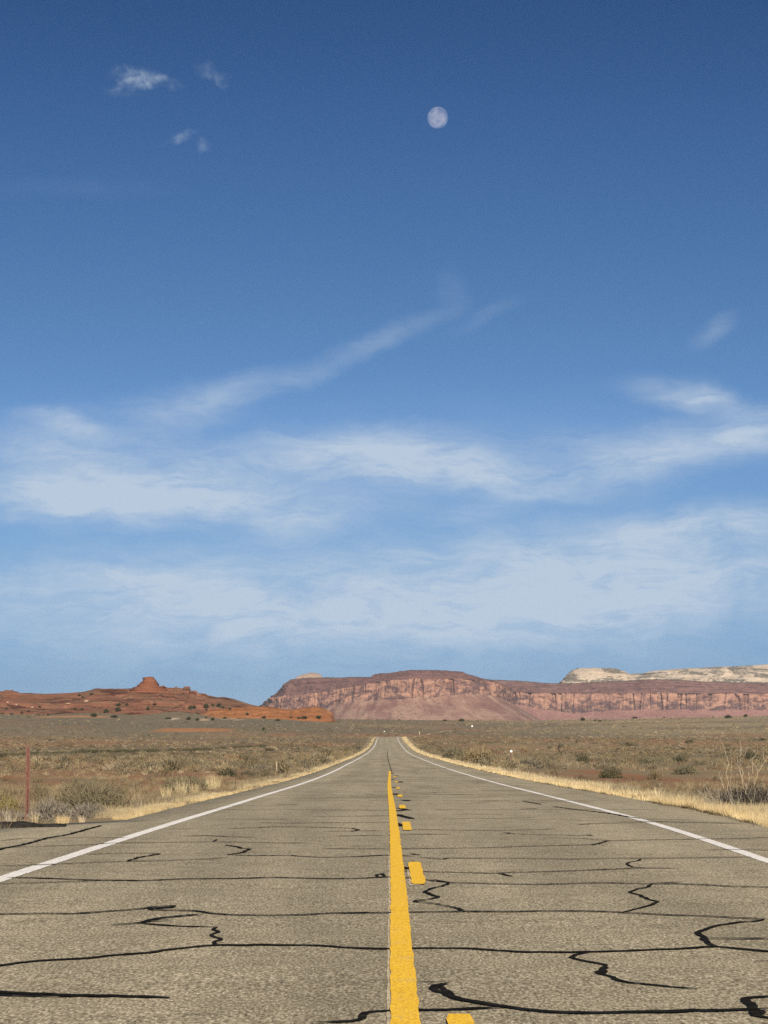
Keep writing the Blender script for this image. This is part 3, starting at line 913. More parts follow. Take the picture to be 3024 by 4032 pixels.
M['mesa'] = mat_mesa('mesa_sandstone', (.190, .090, .068), (.315, .196, .136), (.365, .200, .132), (.23, .112, .084), (.066, .040, .040),
                     (.098, .047, .042), (.185, .096, .076), (.09, .085, .055), streak=.50, drip=.05)
M['wall'] = mat_mesa('plateau_sandstone', (.225, .110, .088), (.285, .150, .120), (.38, .212, .140), (.225, .112, .086), (.070, .043, .042),
                     (.100, .050, .043), (.205, .110, .088), (.085, .090, .062), streak=.515, drip=.13)
A = [(1000, 5900, 2852, 2810, 2790, 2778), (1030, 5500, 2852, 2800, 2778, 2762), (1046, 5250, 2852, 2788, 2754, 2735), (1056, 5190, 2852, 2786, 2748, 2729),
     (1084, 5150, 2852, 2788, 2744, 2700), (1112, 5120, 2852, 2790, 2740, 2676), (1170, 5100, 2852, 2792, 2738, 2668), (1230, 5080, 2852, 2793, 2729, 2667),
     (1282, 5060, 2852, 2791, 2722, 2667), (1330, 5040, 2852, 2776, 2714, 2665), (1398, 5010, 2852, 2763, 2705, 2664), (1412, 5004, 2852, 2761, 2702, 2663),
     (1419, 5000, 2852, 2761, 2699, 2655), (1460, 4990, 2852, 2758, 2690, 2649), (1500, 4975, 2852, 2750, 2684, 2643), (1536, 4960, 2852, 2755, 2680, 2641),
     (1608, 4950, 2852, 2751, 2674, 2636), (1710, 4950, 2852, 2745, 2672, 2636), (1790, 4955, 2852, 2735, 2673, 2639), (1862, 4965, 2852, 2728, 2677, 2643),
     (1900, 4980, 2852, 2734, 2680, 2648), (1945, 5010, 2852, 2743, 2686, 2657), (1978, 5070, 2852, 2752, 2698, 2668), (2010, 5250, 2852, 2765, 2710, 2674), (2020, 5600, 2852, 2775, 2716, 2677)]
mA = mesa('mesa', A, 900, M['mesa'], 31)
tag(mA, 'flat topped red mesa with streaked cliff standing behind the road crest', 'mesa', kind='structure')
B = [(1900, 5700, 2852, 2768, 2724, 2672), (1990, 5700, 2852, 2768, 2725, 2677), (2050, 5690, 2852, 2776, 2726, 2681), (2100, 5680, 2852, 2786, 2727, 2686), (2154, 5670, 2852, 2798, 2729, 2689),
     (2230, 5650, 2852, 2806, 2731, 2688), (2290, 5640, 2852, 2806, 2732, 2685), (2370, 5620, 2852, 2800, 2732, 2681), (2464, 5600, 2852, 2797, 2732, 2677), (2580, 5580, 2852, 2795, 2731, 2672),
     (2690, 5570, 2852, 2795, 2731, 2677), (2760, 5560, 2852, 2795, 2731, 2681), (2900, 5560, 2852, 2796, 2732, 2685), (3024, 5560, 2852, 2797, 2733, 2687), (3300, 5560, 2852, 2797, 2733, 2688), (3700, 5600, 2852, 2797, 2735, 2690)]
mB = mesa('plateau', B, 1000, M['wall'], 53, depth=1500, butt=6, up_set=60)
tag(mB, 'long red cliff wall of the plateau along the right horizon', 'plateau', kind='structure')


def ridge(name, sky_, ybase, Yf, Yr_, back, n, prof, mat, seed, namp=1.0, nscale=8.0, crest=0.15, rows_=44, round_=0.0):
    """a ridge whose skyline runs through photo columns / rows at distance Yr_"""
    T = ctrl(sky_, n)
    px = T[:, 0]
    zb = (HY - np.interp(px, [p for p, _ in ybase], [q for _, q in ybase])) / F * Yf + EYE - 2
    zt = (HY - T[:, 1]) / F * Yr_ + EYE
    X0 = (px - CX) / F * Yr_
    rows, st = [], []
    for t in np.linspace(0, 1, rows_):
        wob = 10 * nscale / 8 * fbm(X0 / (nscale * 5), X0 * 0, seed, 3)
        Y = Yf + (Yr_ - Yf) * t + wob * (1 - t)
        p = prof(np.clip(t + .10 * fbm(X0 / (nscale * 3), X0 * 0 + t * 2.0, seed + 1, 4) * (1 - t) * 4 * t, 0, 1))
        z = zb + (zt - zb) * p + namp * fbm(X0 / nscale, X0 * 0 + t * (Yr_ - Yf) / nscale, seed + 2, 4) * (4 * t * (1 - t) + .1 * crest)
        rows.append(np.stack([X0 * (1 + 0 * t), Y, z], -1)); st.append(np.full(n, t))
    for k, t in enumerate(np.linspace(.08, 1, 8)):
        z = zt - (zt - zb + 6) * sstep(0.02, 1, t) - .4
        Yk = Yr_ + back * t
        rows.append(np.stack([X0 * (Yk / Yr_), Yk + 0 * X0, z], -1)); st.append(np.ones(n))
    V = np.stack(rows)
    me = mesh_quads(name, V.reshape(-1, 3), grid_faces(len(rows), n))
    attr_f(me, 'strata', np.stack(st))
    return link(name, me, mat)


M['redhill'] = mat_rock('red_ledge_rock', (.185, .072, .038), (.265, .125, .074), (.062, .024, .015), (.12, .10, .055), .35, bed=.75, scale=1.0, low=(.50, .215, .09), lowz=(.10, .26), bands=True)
M['slick'] = mat_rock('orange_slickrock', (.25, .095, .035), (.345, .150, .062), (.12, .045, .02), (.12, .10, .05), .0, bed=.5, scale=1.6)
M['cream'] = mat_rock('cream_sandstone', (.50, .385, .27), (.60, .48, .35), (.34, .25, .18), (.082, .074, .052), .80, bed=.10, scale=.30)
M['butte'] = mat_rock('red_butte_rock', (.165, .060, .031), (.24, .098, .052), (.07, .026, .015), (.1, .09, .05), .0, bed=1.3, scale=1.0)


def stairs(t):
    t = np.asarray(t, float)
    a = 0.10 * sstep(0, .16, t) + .14 * sstep(.20, .30, t) + .10 * sstep(.34, .52, t) + .20 * sstep(.54, .62, t) + .18 * sstep(.66, .86, t) + .13 * sstep(.86, .92, t) + .15 * sstep(.93, 1, t)
    return .72 * a + .28 * t


def c7(x, y): return (x / 3.687, 2640 + y / 3.687)
def c5(x, y): return (450 + x / 3.687, 2620 + y / 3.687)


skyl = [(-500, 2738), (-200, 2722)] + [c7(*q) for q in [(0, 302), (70, 296), (78, 278), (120, 288), (190, 282), (200, 300), (250, 306), (290, 326), (420, 326), (560, 334), (640, 338), (760, 336), (860, 332), (1000, 326),
       (1200, 312), (1330, 282), (1375, 262), (1420, 258), (1500, 266), (1640, 262), (1659, 268)]] + [c5(*q) for q in [(20, 338), (200, 336), (262, 332), (270, 316), (330, 310), (680, 310), (690, 292), (725, 294), (735, 314), (760, 312), (770, 322), (870, 326), (890, 310), (915, 312), (920, 328),
       (1000, 332), (1008, 308), (1100, 306), (1108, 368), (1190, 364), (1205, 386), (1225, 402), (1330, 410), (1345, 430), (1420, 446), (1500, 462), (1600, 458), (1659, 472)]] + [(920, 2752), (950, 2762), (990, 2775), (1020, 2781), (1060, 2788), (1150, 2810)]
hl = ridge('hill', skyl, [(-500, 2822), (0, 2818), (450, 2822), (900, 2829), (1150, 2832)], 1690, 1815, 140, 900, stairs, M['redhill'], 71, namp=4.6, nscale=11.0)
tag(hl, 'low red rock hill with broken ledges on the left horizon', 'hill', kind='structure')

orng = [(800, 2812), (830, 2800), (860, 2796), (900, 2790), (960, 2786), (1000, 2781), (1050, 2782), (1095, 2788), (1130, 2794), (1146, 2793), (1180, 2789), (1210, 2787), (1225, 2784), (1255, 2784), (1275, 2790), (1292, 2799), (1305, 2804), (1312, 2812), (1315, 2830), (1322, 2842)]
og = ridge('rock_ridge', orng, [(800, 2826), (1315, 2832)], 1690, 1745, 70, 500, lambda t: np.sin(np.asarray(t) * math.pi / 2) ** .8, M['slick'], 83, namp=4.2, nscale=6.0)
tag(og, 'smooth low orange rock ridge in front of the mesa', 'rock ridge', kind='structure')

# the knob of layered rock on the hill's crest
PROF = [(400, 200, 800), (345, 225, 765), (330, 250, 745), (322, 262, 738), (306, 325, 730), (300, 330, 655), (284, 340, 648), (270, 365, 645), (254, 372, 635), (250, 385, 630), (238, 392, 622), (232, 410, 612), (205, 418, 600), (196, 408, 585), (180, 412, 580), (172, 440, 572), (166, 480, 545), (163, 500, 525)]
rows = []
YB = 1812.0
nr = 90
tt = np.linspace(0, 2 * math.pi, nr, endpoint=False)
PR = []
for i in range(len(PROF) - 1):
    for k in range(4):
        f = k / 4.0
        PR.append(tuple(PROF[i][j] * (1 - f) + PROF[i + 1][j] * f for j in range(3)))
PR.append(PROF[-1])
for i, (yy, xa, xb) in enumerate(PR):
    pa, pyv = c5(xa, yy); pb, _ = c5(xb, yy)
    xm, hw = ((pa + pb) / 2 - CX) / F * YB, (pb - pa) / 2 / F * YB
    r = 1 + .16 * fbm(np.cos(tt) * 2.2 + 9, np.sin(tt) * 2.2 + i * .28, 91, 4)
    led = 1 + .035 * math.sin(i * 2.1) + .05 * (vnoise(i * .9, 0, 3) - .5)
    rows.append(np.stack([xm + hw * np.cos(tt) * r * led, YB + (hw * .8 + 1) * np.sin(tt) * r * led, np.full(nr, (HY - pyv) / F * YB + EYE)], -1))
V = np.stack(rows)
top = V[-1].mean(0)
V = np.concatenate([V, np.repeat(top[None, None], nr, 1)])
me = mesh_quads('butte', V.reshape(-1, 3), grid_faces(len(V), nr, True))
bt = link('butte', me, M['butte'])
bt.parent = hl

# pale sandstone above the plateau and on the mesa's left shoulder
def terr2(t):
    t = np.asarray(t, float)
    return .32 * sstep(0, .16, t) + .05 * t + .30 * sstep(.36, .56, t) + .33 * sstep(.72, 1, t)


def c3(x, y): return (2000 + x / 1.62, 2550 + y / 1.62)
def c6(x, y): return (2350 + x / 2.461, 2600 + y / 2.461)


dome1 = [c3(*q) for q in [(325, 222), (345, 208), (372, 176), (410, 142), (440, 134), (540, 130), (640, 130), (700, 138), (740, 150), (765, 166), (800, 196), (840, 210)]]
o = ridge('sandstone_dome', dome1, [(2190, 2692), (2540, 2690)], 5760, 5900, 260, 420, lambda t: np.sin(np.asarray(t) * math.pi / 2) ** .75, M['cream'], 101, namp=10, nscale=22, crest=.4)
tag(o, 'cream sandstone dome with flat dark green top, left end of the plateau', 'rock dome', kind='structure')
whr = [c3(*q) for q in [(700, 200), (760, 172), (790, 165), (860, 165), (900, 152), (950, 146), (1050, 138), (1150, 131), (1250, 128), (1330, 122), (1420, 120), (1500, 116), (1600, 110), (1659, 106)]] + [(3150, 2608), (3300, 2604), (3600, 2640)]
o = ridge('sandstone_ridge', whr, [(2400, 2692), (3600, 2692)], 5800, 6200, 600, 1000, terr2, M['cream'], 113, namp=22, nscale=36, crest=.3)
tag(o, 'long cream sandstone terraces dotted with dark scrub above the red wall', 'rock ridge', kind='structure')
cone = [c6(*q) for q in [(1075, 165), (1100, 150), (1150, 110), (1190, 78), (1225, 62), (1250, 66), (1290, 100), (1306, 118), (1312, 150), (1330, 165)]]
o = ridge('sandstone_cone', cone, [(2780, 2672), (2900, 2672)], 5950, 6020, 80, 200, lambda t: np.sin(np.asarray(t) * math.pi / 2) ** .9, M['cream'], 127, namp=4, nscale=18)
tag(o, 'pale cone shaped sandstone dome rising from the terraces', 'rock dome', kind='structure')
low = [c6(*q) for q in [(1360, 178), (1400, 140), (1450, 125), (1540, 120), (1620, 128), (1700, 150), (1740, 178)]]
o = ridge('sandstone_hump', low, [(2890, 2674), (3070, 2674)], 5830, 5900, 80, 200, lambda t: np.sin(np.asarray(t) * math.pi / 2) ** .8, M['cream'], 131, namp=4, nscale=18)
tag(o, 'low rounded cream sandstone hump near the right edge', 'rock dome', kind='structure')
kn = [(1150, 2690), (1160, 2672), (1175, 2662), (1190, 2656), (1215, 2650), (1235, 2649), (1255, 2653), (1267, 2661), (1270, 2672), (1285, 2690)]
o = ridge('sandstone_knob', kn, [(1150, 2760), (1290, 2760)], 5190, 5290, 90, 260, lambda t: np.sin(np.asarray(t) * math.pi / 2) ** .8, M['cream'] if False else mat_rock('pale_knob_rock', (.36, .235, .165), (.50, .37, .27), (.20, .12, .10), (.10, .10, .07), .2, bed=.10, scale=.4), 139, namp=9, nscale=20)
tag(o, 'pale sandstone knob on the left shoulder of the mesa', 'rock knob', kind='structure')

# ------------------------------------------------------------------ moon
moon_m, t = new_mat('moon_surface')
pos = t.n('ShaderNodeTexCoord').outputs['Object']
n = t.noise(pos, 0.011, 2.0, 0.45, 0.2)
n2 = t.noise(pos, 0.03, 2.0, 0.5)
mc = t.mix(t.mapr(t.math('ADD', t.math('MULTIPLY', n, .75), t.math('MULTIPLY', n2, .25)), .36, .64), (.078, .074, .070), (.036, .034, .033))
df = t.n('ShaderNodeBsdfDiffuse', ins={'Color': mc, 'Roughness': 0.0})
trn = t.n('ShaderNodeBsdfTransparent')
ad = t.n('ShaderNodeAddShader', ins={0: df.outputs[0], 1: trn.outputs[0]})   # lit rock seen through the sunlit air
t.n('ShaderNodeOutputMaterial', ins={'Surface': ad.outputs[0]})
MY = 30000.0
R = 41.5 / F * MY
nu_, nv_ = 64, 33
th = np.linspace(0, 2 * math.pi, nu_, endpoint=False); ph = np.linspace(1e-3, math.pi - 1e-3, nv_)
V = np.stack([np.stack([R * np.sin(p) * np.cos(th), R * np.sin(p) * np.sin(th), np.full(nu_, R * math.cos(p))], -1) for p in ph])
me = mesh_quads('moon', V.reshape(-1, 3), grid_faces(nv_, nu_, True)[:, ::-1])
mo = link('moon', me, moon_m, smooth=True)
mo.location = ((1723.5 - CX) / F * MY, MY, (HY - 463.5) / F * MY + EYE)
tag(mo, 'pale nearly full moon in the blue daytime sky', 'moon')

# ------------------------------------------------------------------ plants
def dome_blades(n, rng, w=.05, ln=(.22, .5), core=.8, up=.35, flat=1.0, jit=.38):
    """thin leaf blades filling a dome of radius 1, height 1"""
    d = rng.normal(size=(n, 3)); d[:, 2] = np.abs(d[:, 2]) * flat
    d /= np.linalg.norm(d, axis=1)[:, None]
    r = rng.random(n) ** .45 * core
    lump = 1 + .35 * (vnoise(np.arctan2(d[:, 1], d[:, 0]) * 1.6 + 5, d[:, 2] * 3, int(rng.integers(1000))) - .5)
    p = d * (r * lump)[:, None]
    dr = d + rng.normal(size=(n, 3)) * jit; dr[:, 2] += up
    dr /= np.linalg.norm(dr, axis=1)[:, None]
    L = rng.uniform(*ln, n)
    sd = np.cross(dr, rng.normal(size=(n, 3))); sd /= np.linalg.norm(sd, axis=1)[:, None] + 1e-9
    wd = w * rng.uniform(.6, 1.4, n)
    a = p - sd * wd[:, None] / 2; b = p + sd * wd[:, None] / 2; c = p + dr * L[:, None]
    T = np.stack([a, b, c], 1)
    T[..., 2] = np.maximum(T[..., 2], -.02)
    return T


def tuft_blades(n, rng, w=.05, lean=.35, base=.3):
    a = rng.random(n) * 2 * math.pi; r = base * np.sqrt(rng.random(n))
    p = np.stack([r * np.cos(a), r * np.sin(a), 0 * r], 1)
    dr = np.stack([np.cos(a) * lean * rng.random(n), np.sin(a) * lean * rng.random(n), np.ones(n)], 1) + rng.normal(size=(n, 3)) * .12
    L = rng.uniform(.5, 1.0, n)
    ang = rng.random(n) * math.pi
    sd = np.stack([np.cos(ang), np.sin(ang), 0 * ang], 1)
    wd = w * rng.uniform(.6, 1.4, n)
    return np.stack([p - sd * wd[:, None] / 2, p + sd * wd[:, None] / 2, p + dr * L[:, None]], 1)


def scatter(protos, X, Y, Z, rad, hgt, cols, rng, jit=.09):
    """copies of blade clumps merged; cols (n,3)"""
    out, oc = [], []
    which = rng.integers(0, len(protos), len(X))
    for k, T in enumerate(protos):
        i = np.where(which == k)[0]
        if not len(i): continue
        a = rng.random(len(i)) * 2 * math.pi
        ca, sa = np.cos(a)[:, None, None], np.sin(a)[:, None, None]
        t_ = T[None]
        x = (t_[..., 0] * ca - t_[..., 1] * sa) * rad[i][:, None, None] + X[i][:, None, None]
        y = (t_[..., 0] * sa + t_[..., 1] * ca) * rad[i][:, None, None] + Y[i][:, None, None]
        z = t_[..., 2] * hgt[i][:, None, None] + Z[i][:, None, None]
        out.append(np.stack([x, y, z], -1).reshape(-1, 3, 3))
        c = np.repeat(cols[i][:, None, :], len(T), 1) * (1 + jit * rng.normal(size=(len(i), len(T), 1)))
        oc.append(np.clip(c, .004, .9).reshape(-1, 3))
    return np.concatenate(out).astype(np.float32), np.concatenate(oc).astype(np.float32)


PAL = np.array([[.190, .158, .100], [.140, .116, .066], [.275, .212, .120], [.36, .285, .172], [.076, .066, .039], [.24, .152, .084], [.235, .198, .138]])
rng = np.random.default_rng(11)


def field_points(n, y0, y1, half=.205, pad=5.0, lo=7.4):
    """points spread over the visible wedge of plain between two distances, off the road"""
    Y = np.sqrt(rng.random(n) * (y1 ** 2 - y0 ** 2) + y0 ** 2)
    hw = half * Y + pad
    X = (rng.random(n) * 2 - 1) * hw
    off = X - xroad(Y)
    ok = (np.where(off > 0, off, -off - (-1.0)) > lo)
    for (a0, a1, b0, b1, cc) in DUNES:
        ok &= ~((X > a0 + .12 * (a1 - a0)) & (X < a1 - .12 * (a1 - a0)) & (Y > b0) & (Y < b1) & (rng.random(n) < .9)) if True else ~((X > a0 + 2) & (X < a1 - 2) & (Y > b0) & (Y < b1) & (rng.random(n) < .9))
    return X[ok], Y[ok]


def pick(X, Y, w):
    """plant colours: patches of one kind"""
    n = len(X)
    q = vnoise(X / 14 + 3, Y / 40, 61) * .7 + rng.random(n) * .45
    order = np.argsort(np.argsort(q)) / max(n, 1)
    cum = np.cumsum(w) / np.sum(w)
    k = np.searchsorted(cum, np.clip(order + rng.normal(size=n) * .13, 0, .999))
    return PAL[np.clip(k, 0, len(PAL) - 1)] * (1 + .12 * rng.normal(size=(n, 1)))


T_all, C_all = [], []
for (n, y0, y1, tri, wd, rr, hh) in [(1500, 32, 120, 130, .055, (.16, .50), (.14, .42)), (9000, 120, 400, 46, .10, (.20, .95), (.16, .72)),
                                    (15000, 400, 1000, 22, .20, (.3, 1.15), (.22, .85)), (9000, 1000, 1400, 16, .30, (.5, 1.4), (.3, .95)), (10000, 1400, 2150, 12, .36, (.6, 1.7), (.35, 1.1))]:
    X, Y = field_points(n, y0, y1)
    dn = vnoise(X / 16, Y / 42, 71) * .6 + vnoise(X / 5, Y / 9, 72) * .4
    ok = dn > (.36 if y0 < 100 or y0 >= 1000 else .43) + .1 * rng.random(len(X))
    X, Y = X[ok], Y[ok]
    q = rng.random(len(X)) ** 2.2
    rad = (rr[0] + (rr[1] - rr[0]) * q) * np.where((X > 0) & (Y < 260), .72, 1.0)
    hgt = (hh[0] + (hh[1] - hh[0]) * q) * rng.uniform(.75, 1.2, len(X))
    P = [dome_blades(tri, rng, wd, (.3, .6) if y0 > 110 else (.2, .5)) for _ in range(6)]
    cols = pick(X, Y, [.26, .2, .17, .10, .08, .09, .10])
    cols = cols * (1 + .45 * sstep(20, 140, X) * sstep(800, 1150, Y))[:, None]
    Tt, Cc = scatter(P, X, Y, terrain(X, Y) - .03, rad, hgt, cols, rng)
    T_all.append(Tt); C_all.append(Cc)
# the dark line of scrub along a wash, left
lx = np.array([-200, 0, 120, 345, 480, 790, 975, 1100]); ly = np.array([2986, 2981, 2972, 2963, 2961, 2954, 2942, 2936])
X, Y = [], []
for p in np.linspace(-150, 1080, 520):
    if vnoise(p / 38, 0, 99) < .33: continue
    gx, gy, gz = ground_at(p, np.interp(p, lx, ly) + rng.uniform(-2, 2.5))
    X.append(gx + rng.normal() * .4); Y.append(gy + rng.normal() * 3)
X, Y = np.array(X), np.array(Y)
P = [dome_blades(46, rng, .10, (.3, .6)) for _ in range(5)]
Tt, Cc = scatter(P, X, Y, terrain(X, Y) - .03, rng.uniform(.5, 1.0, len(X)), rng.uniform(.35, .75, len(X)), np.repeat(np.array([[.085, .078, .045]]), len(X), 0) * rng.uniform(.7, 1.3, (len(X), 1)), rng)
T_all.append(Tt); C_all.append(Cc)
# thicker brush just behind both verges, farther up the road
Ys = np.concatenate([rng.uniform(130, 640, 900), rng.uniform(175, 430, 500)]); sd_ = np.concatenate([rng.integers(0, 2, 900), np.ones(500, int)])
q = 1.6 + rng.gamma(1.6, 2.2, 1400)
Xs = np.where(sd_ > 0, edge_r(Ys) + q, edge_l(Ys) - q)
ok = (vnoise(Ys / 14, Xs / 5, 45) > .45) & ((Xs < 0) | (Ys > 175))
Xs, Ys = Xs[ok], Ys[ok]
q = rng.random(len(Xs)) ** 1.6
Tt, Cc = scatter([dome_blades(70, rng, .09, (.25, .55)) for _ in range(6)], Xs, Ys, terrain(Xs, Ys) - .03, .35 + .8 * q, .3 + .75 * q, pick(Xs, Ys, [.22, .16, .24, .10, .16, .04, .10]), rng)
T_all.append(Tt); C_all.append(Cc)
me = tri_mesh('scrub', np.concatenate(T_all), np.concatenate(C_all))
o = link('scrub', me, M['leaf'])
tag(o, 'low grey green and tan sage scrub covering the whole plain', 'scrub', kind='stuff')

# short dry grass between the scrub
T_all, C_all = [], []
for (n, y0, y1, tri, wd, hh) in [(9000, 30, 130, 16, .035, (.10, .30)), (15000, 130, 420, 7, .12, (.14, .32)), (9000, 420, 1000, 5, .5, (.2, .40))]:
    X, Y = field_points(n, y0, y1, lo=6.6)
    dn = vnoise(X / 12 + 9, Y / 30, 81) * .6 + vnoise(X / 3, Y / 6, 82) * .4
    ok = dn > .47
    X, Y = X[ok], Y[ok]
    h = rng.uniform(*hh, len(X))
    P = [tuft_blades(tri, rng, wd * 1.2, .5, .5) for _ in range(6)]
    base = np.array([[.33, .255, .140], [.27, .205, .115], [.40, .32, .20], [.25, .17, .09]])[rng.integers(0, 4, len(X))]
    Tt, Cc = scatter(P, X, Y, terrain(X, Y) - .01, h * 1.2, h, base, rng)
    T_all.append(Tt); C_all.append(Cc)
me = tri_mesh('dry_grass', np.concatenate(T_all), np.concatenate(C_all))
o = link('dry_grass', me, M['leaf'])
tag(o, 'thin tan dry grass between the scrub on the plain', 'dry grass', kind='stuff')


def verge(side, name, label):
    Ts, Cs = [], []
    for (y0, y1, dens, w, tri) in [(14, 48, 210, .009, 9), (48, 110, 60, .018, 8), (110, 260, 18, .04, 7), (260, 560, 6.5, .10, 6), (560, 900, 4.0, .20, 6), (1120, 1420, .35, .25, 4)]:
        for (o0, o1, h0, h1, dd, cols) in [(0.0, .75, .10, .24, 1.0, ([.78, .60, .32], [.66, .50, .26], [.88, .70, .40])),
                                           (.35, 1.45, .16, .34, .62, ([.66, .53, .31], [.56, .44, .25], [.74, .61, .38])),
                                           (1.2, 3.2, .16, .38, .13, ([.37, .30, .19], [.42, .35, .23], [.30, .24, .15])),
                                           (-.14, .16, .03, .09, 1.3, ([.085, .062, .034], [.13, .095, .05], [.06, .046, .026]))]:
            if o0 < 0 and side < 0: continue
            n = int((y1 - y0) * (o1 - o0) * dens * dd)
            Y = rng.uniform(y0, y1, n)
            q = rng.uniform(o0, o1, n) * (1.0 if side > 0 else .62)
            keep = vnoise(Y / 1.1, q * 1.3 + 50 * side, 33) * .55 + vnoise(Y / 6, q * .5 + 9 * side, 34) * .45 > .395 + .08 * (o0 > 0) + .10 * (side < 0)
            Y, q = Y[keep], q[keep]
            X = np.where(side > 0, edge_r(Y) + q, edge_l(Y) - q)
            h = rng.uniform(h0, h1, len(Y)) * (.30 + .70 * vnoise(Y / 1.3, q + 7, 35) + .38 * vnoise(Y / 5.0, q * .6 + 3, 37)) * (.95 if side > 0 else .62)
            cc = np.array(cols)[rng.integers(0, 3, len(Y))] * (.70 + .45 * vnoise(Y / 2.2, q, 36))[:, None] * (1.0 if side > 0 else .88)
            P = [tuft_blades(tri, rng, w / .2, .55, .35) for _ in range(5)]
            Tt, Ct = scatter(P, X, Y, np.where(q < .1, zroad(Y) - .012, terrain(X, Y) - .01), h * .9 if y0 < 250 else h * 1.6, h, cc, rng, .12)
            Ts.append(Tt); Cs.append(Ct)
    o = link(name, tri_mesh(name, np.concatenate(Ts), np.concatenate(Cs)), M['leaf'])
    tag(o, label, 'grass', kind='stuff')


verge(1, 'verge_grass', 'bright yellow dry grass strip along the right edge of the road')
verge(-1, 'verge_grass', 'patchy yellow dry grass strip along the left edge of the road')


def tube(points, radii, seg=5):
    P = np.array(points, float); n = len(P)
    d = np.gradient(P, axis=0); d /= np.linalg.norm(d, axis=1)[:, None] + 1e-9
    a = np.cross(d, np.array([.3, .9, .1])); a /= np.linalg.norm(a, axis=1)[:, None] + 1e-9
    b = np.cross(d, a)
    th = np.linspace(0, 2 * math.pi, seg, endpoint=False)
    V = P[:, None] + np.array(radii)[:, None, None] * (a[:, None] * np.cos(th)[None, :, None] + b[:, None] * np.sin(th)[None, :, None])
    return V.reshape(-1, 3), grid_faces(n, seg, True)


def stems(n, R_, H_, rng, r0=.012):
    parts = []
    for _ in range(n):
        a = rng.random() * 2 * math.pi; l = rng.uniform(.4, .95)
        k = np.linspace(0, 1, 5)
        P = np.stack([np.cos(a) * R_ * l * k ** 1.2, np.sin(a) * R_ * l * k ** 1.2, H_ * rng.uniform(.5, .95) * k], 1) + rng.normal(size=(5, 3)) * .025 * k[:, None]
        parts.append(tube(P, r0 * (1 - .75 * k), 4))
    return join(parts)


def shrub(name, label, px, py, wpx, hpx, col, col2, n=900, group=None, blade=None, parts=True, flat=1.0, cat='shrub', up=.35, depth=None):
    gx, gy, gz = ground_at(px, py)
    if depth:
        gy = depth; gx = (px - CX) / F * gy; gz = float(terrain(gx, gy))
    R_, H_ = wpx / 2 / F * gy, hpx / F * gy
    r = np.random.default_rng(abs(int(px * 13 + py * 7)))
    root = empty(name, (gx, gy, gz - .04), r.random() * 6.28)
    tag(root, label, cat, group)
    pxm = gy / F * 3.94                       # metres in one rendered pixel here
    w = blade if blade else max(.018, pxm * .75)
    lumps, cols = [], []
    k = 7
    for i in range(k):                       # several overlapping heads give an uneven outline
        a = r.random() * 6.28; q = .55 * math.sqrt(r.random()) if i else 0
        s = r.uniform(.45, .68) if i else .72
        T = dome_blades(n // k, r, w / (R_ * s), (.20, .48), .82, up, flat, .75)
        T[..., 0] = T[..., 0] * s + q * math.cos(a); T[..., 1] = T[..., 1] * s + q * math.sin(a)
        T[..., 2] *= (s + .12) * r.uniform(.8, 1.12)
        lumps.append(T)
        f = r.random(len(T))[:, None]
        cols.append((np.array(col) * f + np.array(col2) * (1 - f)) * (1 + .2 * r.normal(size=(len(T), 1))))
    T = np.concatenate(lumps); T[..., :2] *= R_ / .98; T[..., 2] *= H_ / 1.0
    link('foliage', tri_mesh('foliage', T, np.clip(np.concatenate(cols), .004, .9)), M['leaf'], root)
    if parts:
        V, Q = stems(16, R_ * .85, H_ * .85, r, max(.010, pxm * .3))
        link('stems', mesh_quads('stems', V, Q), M['stem'], root)
    return root


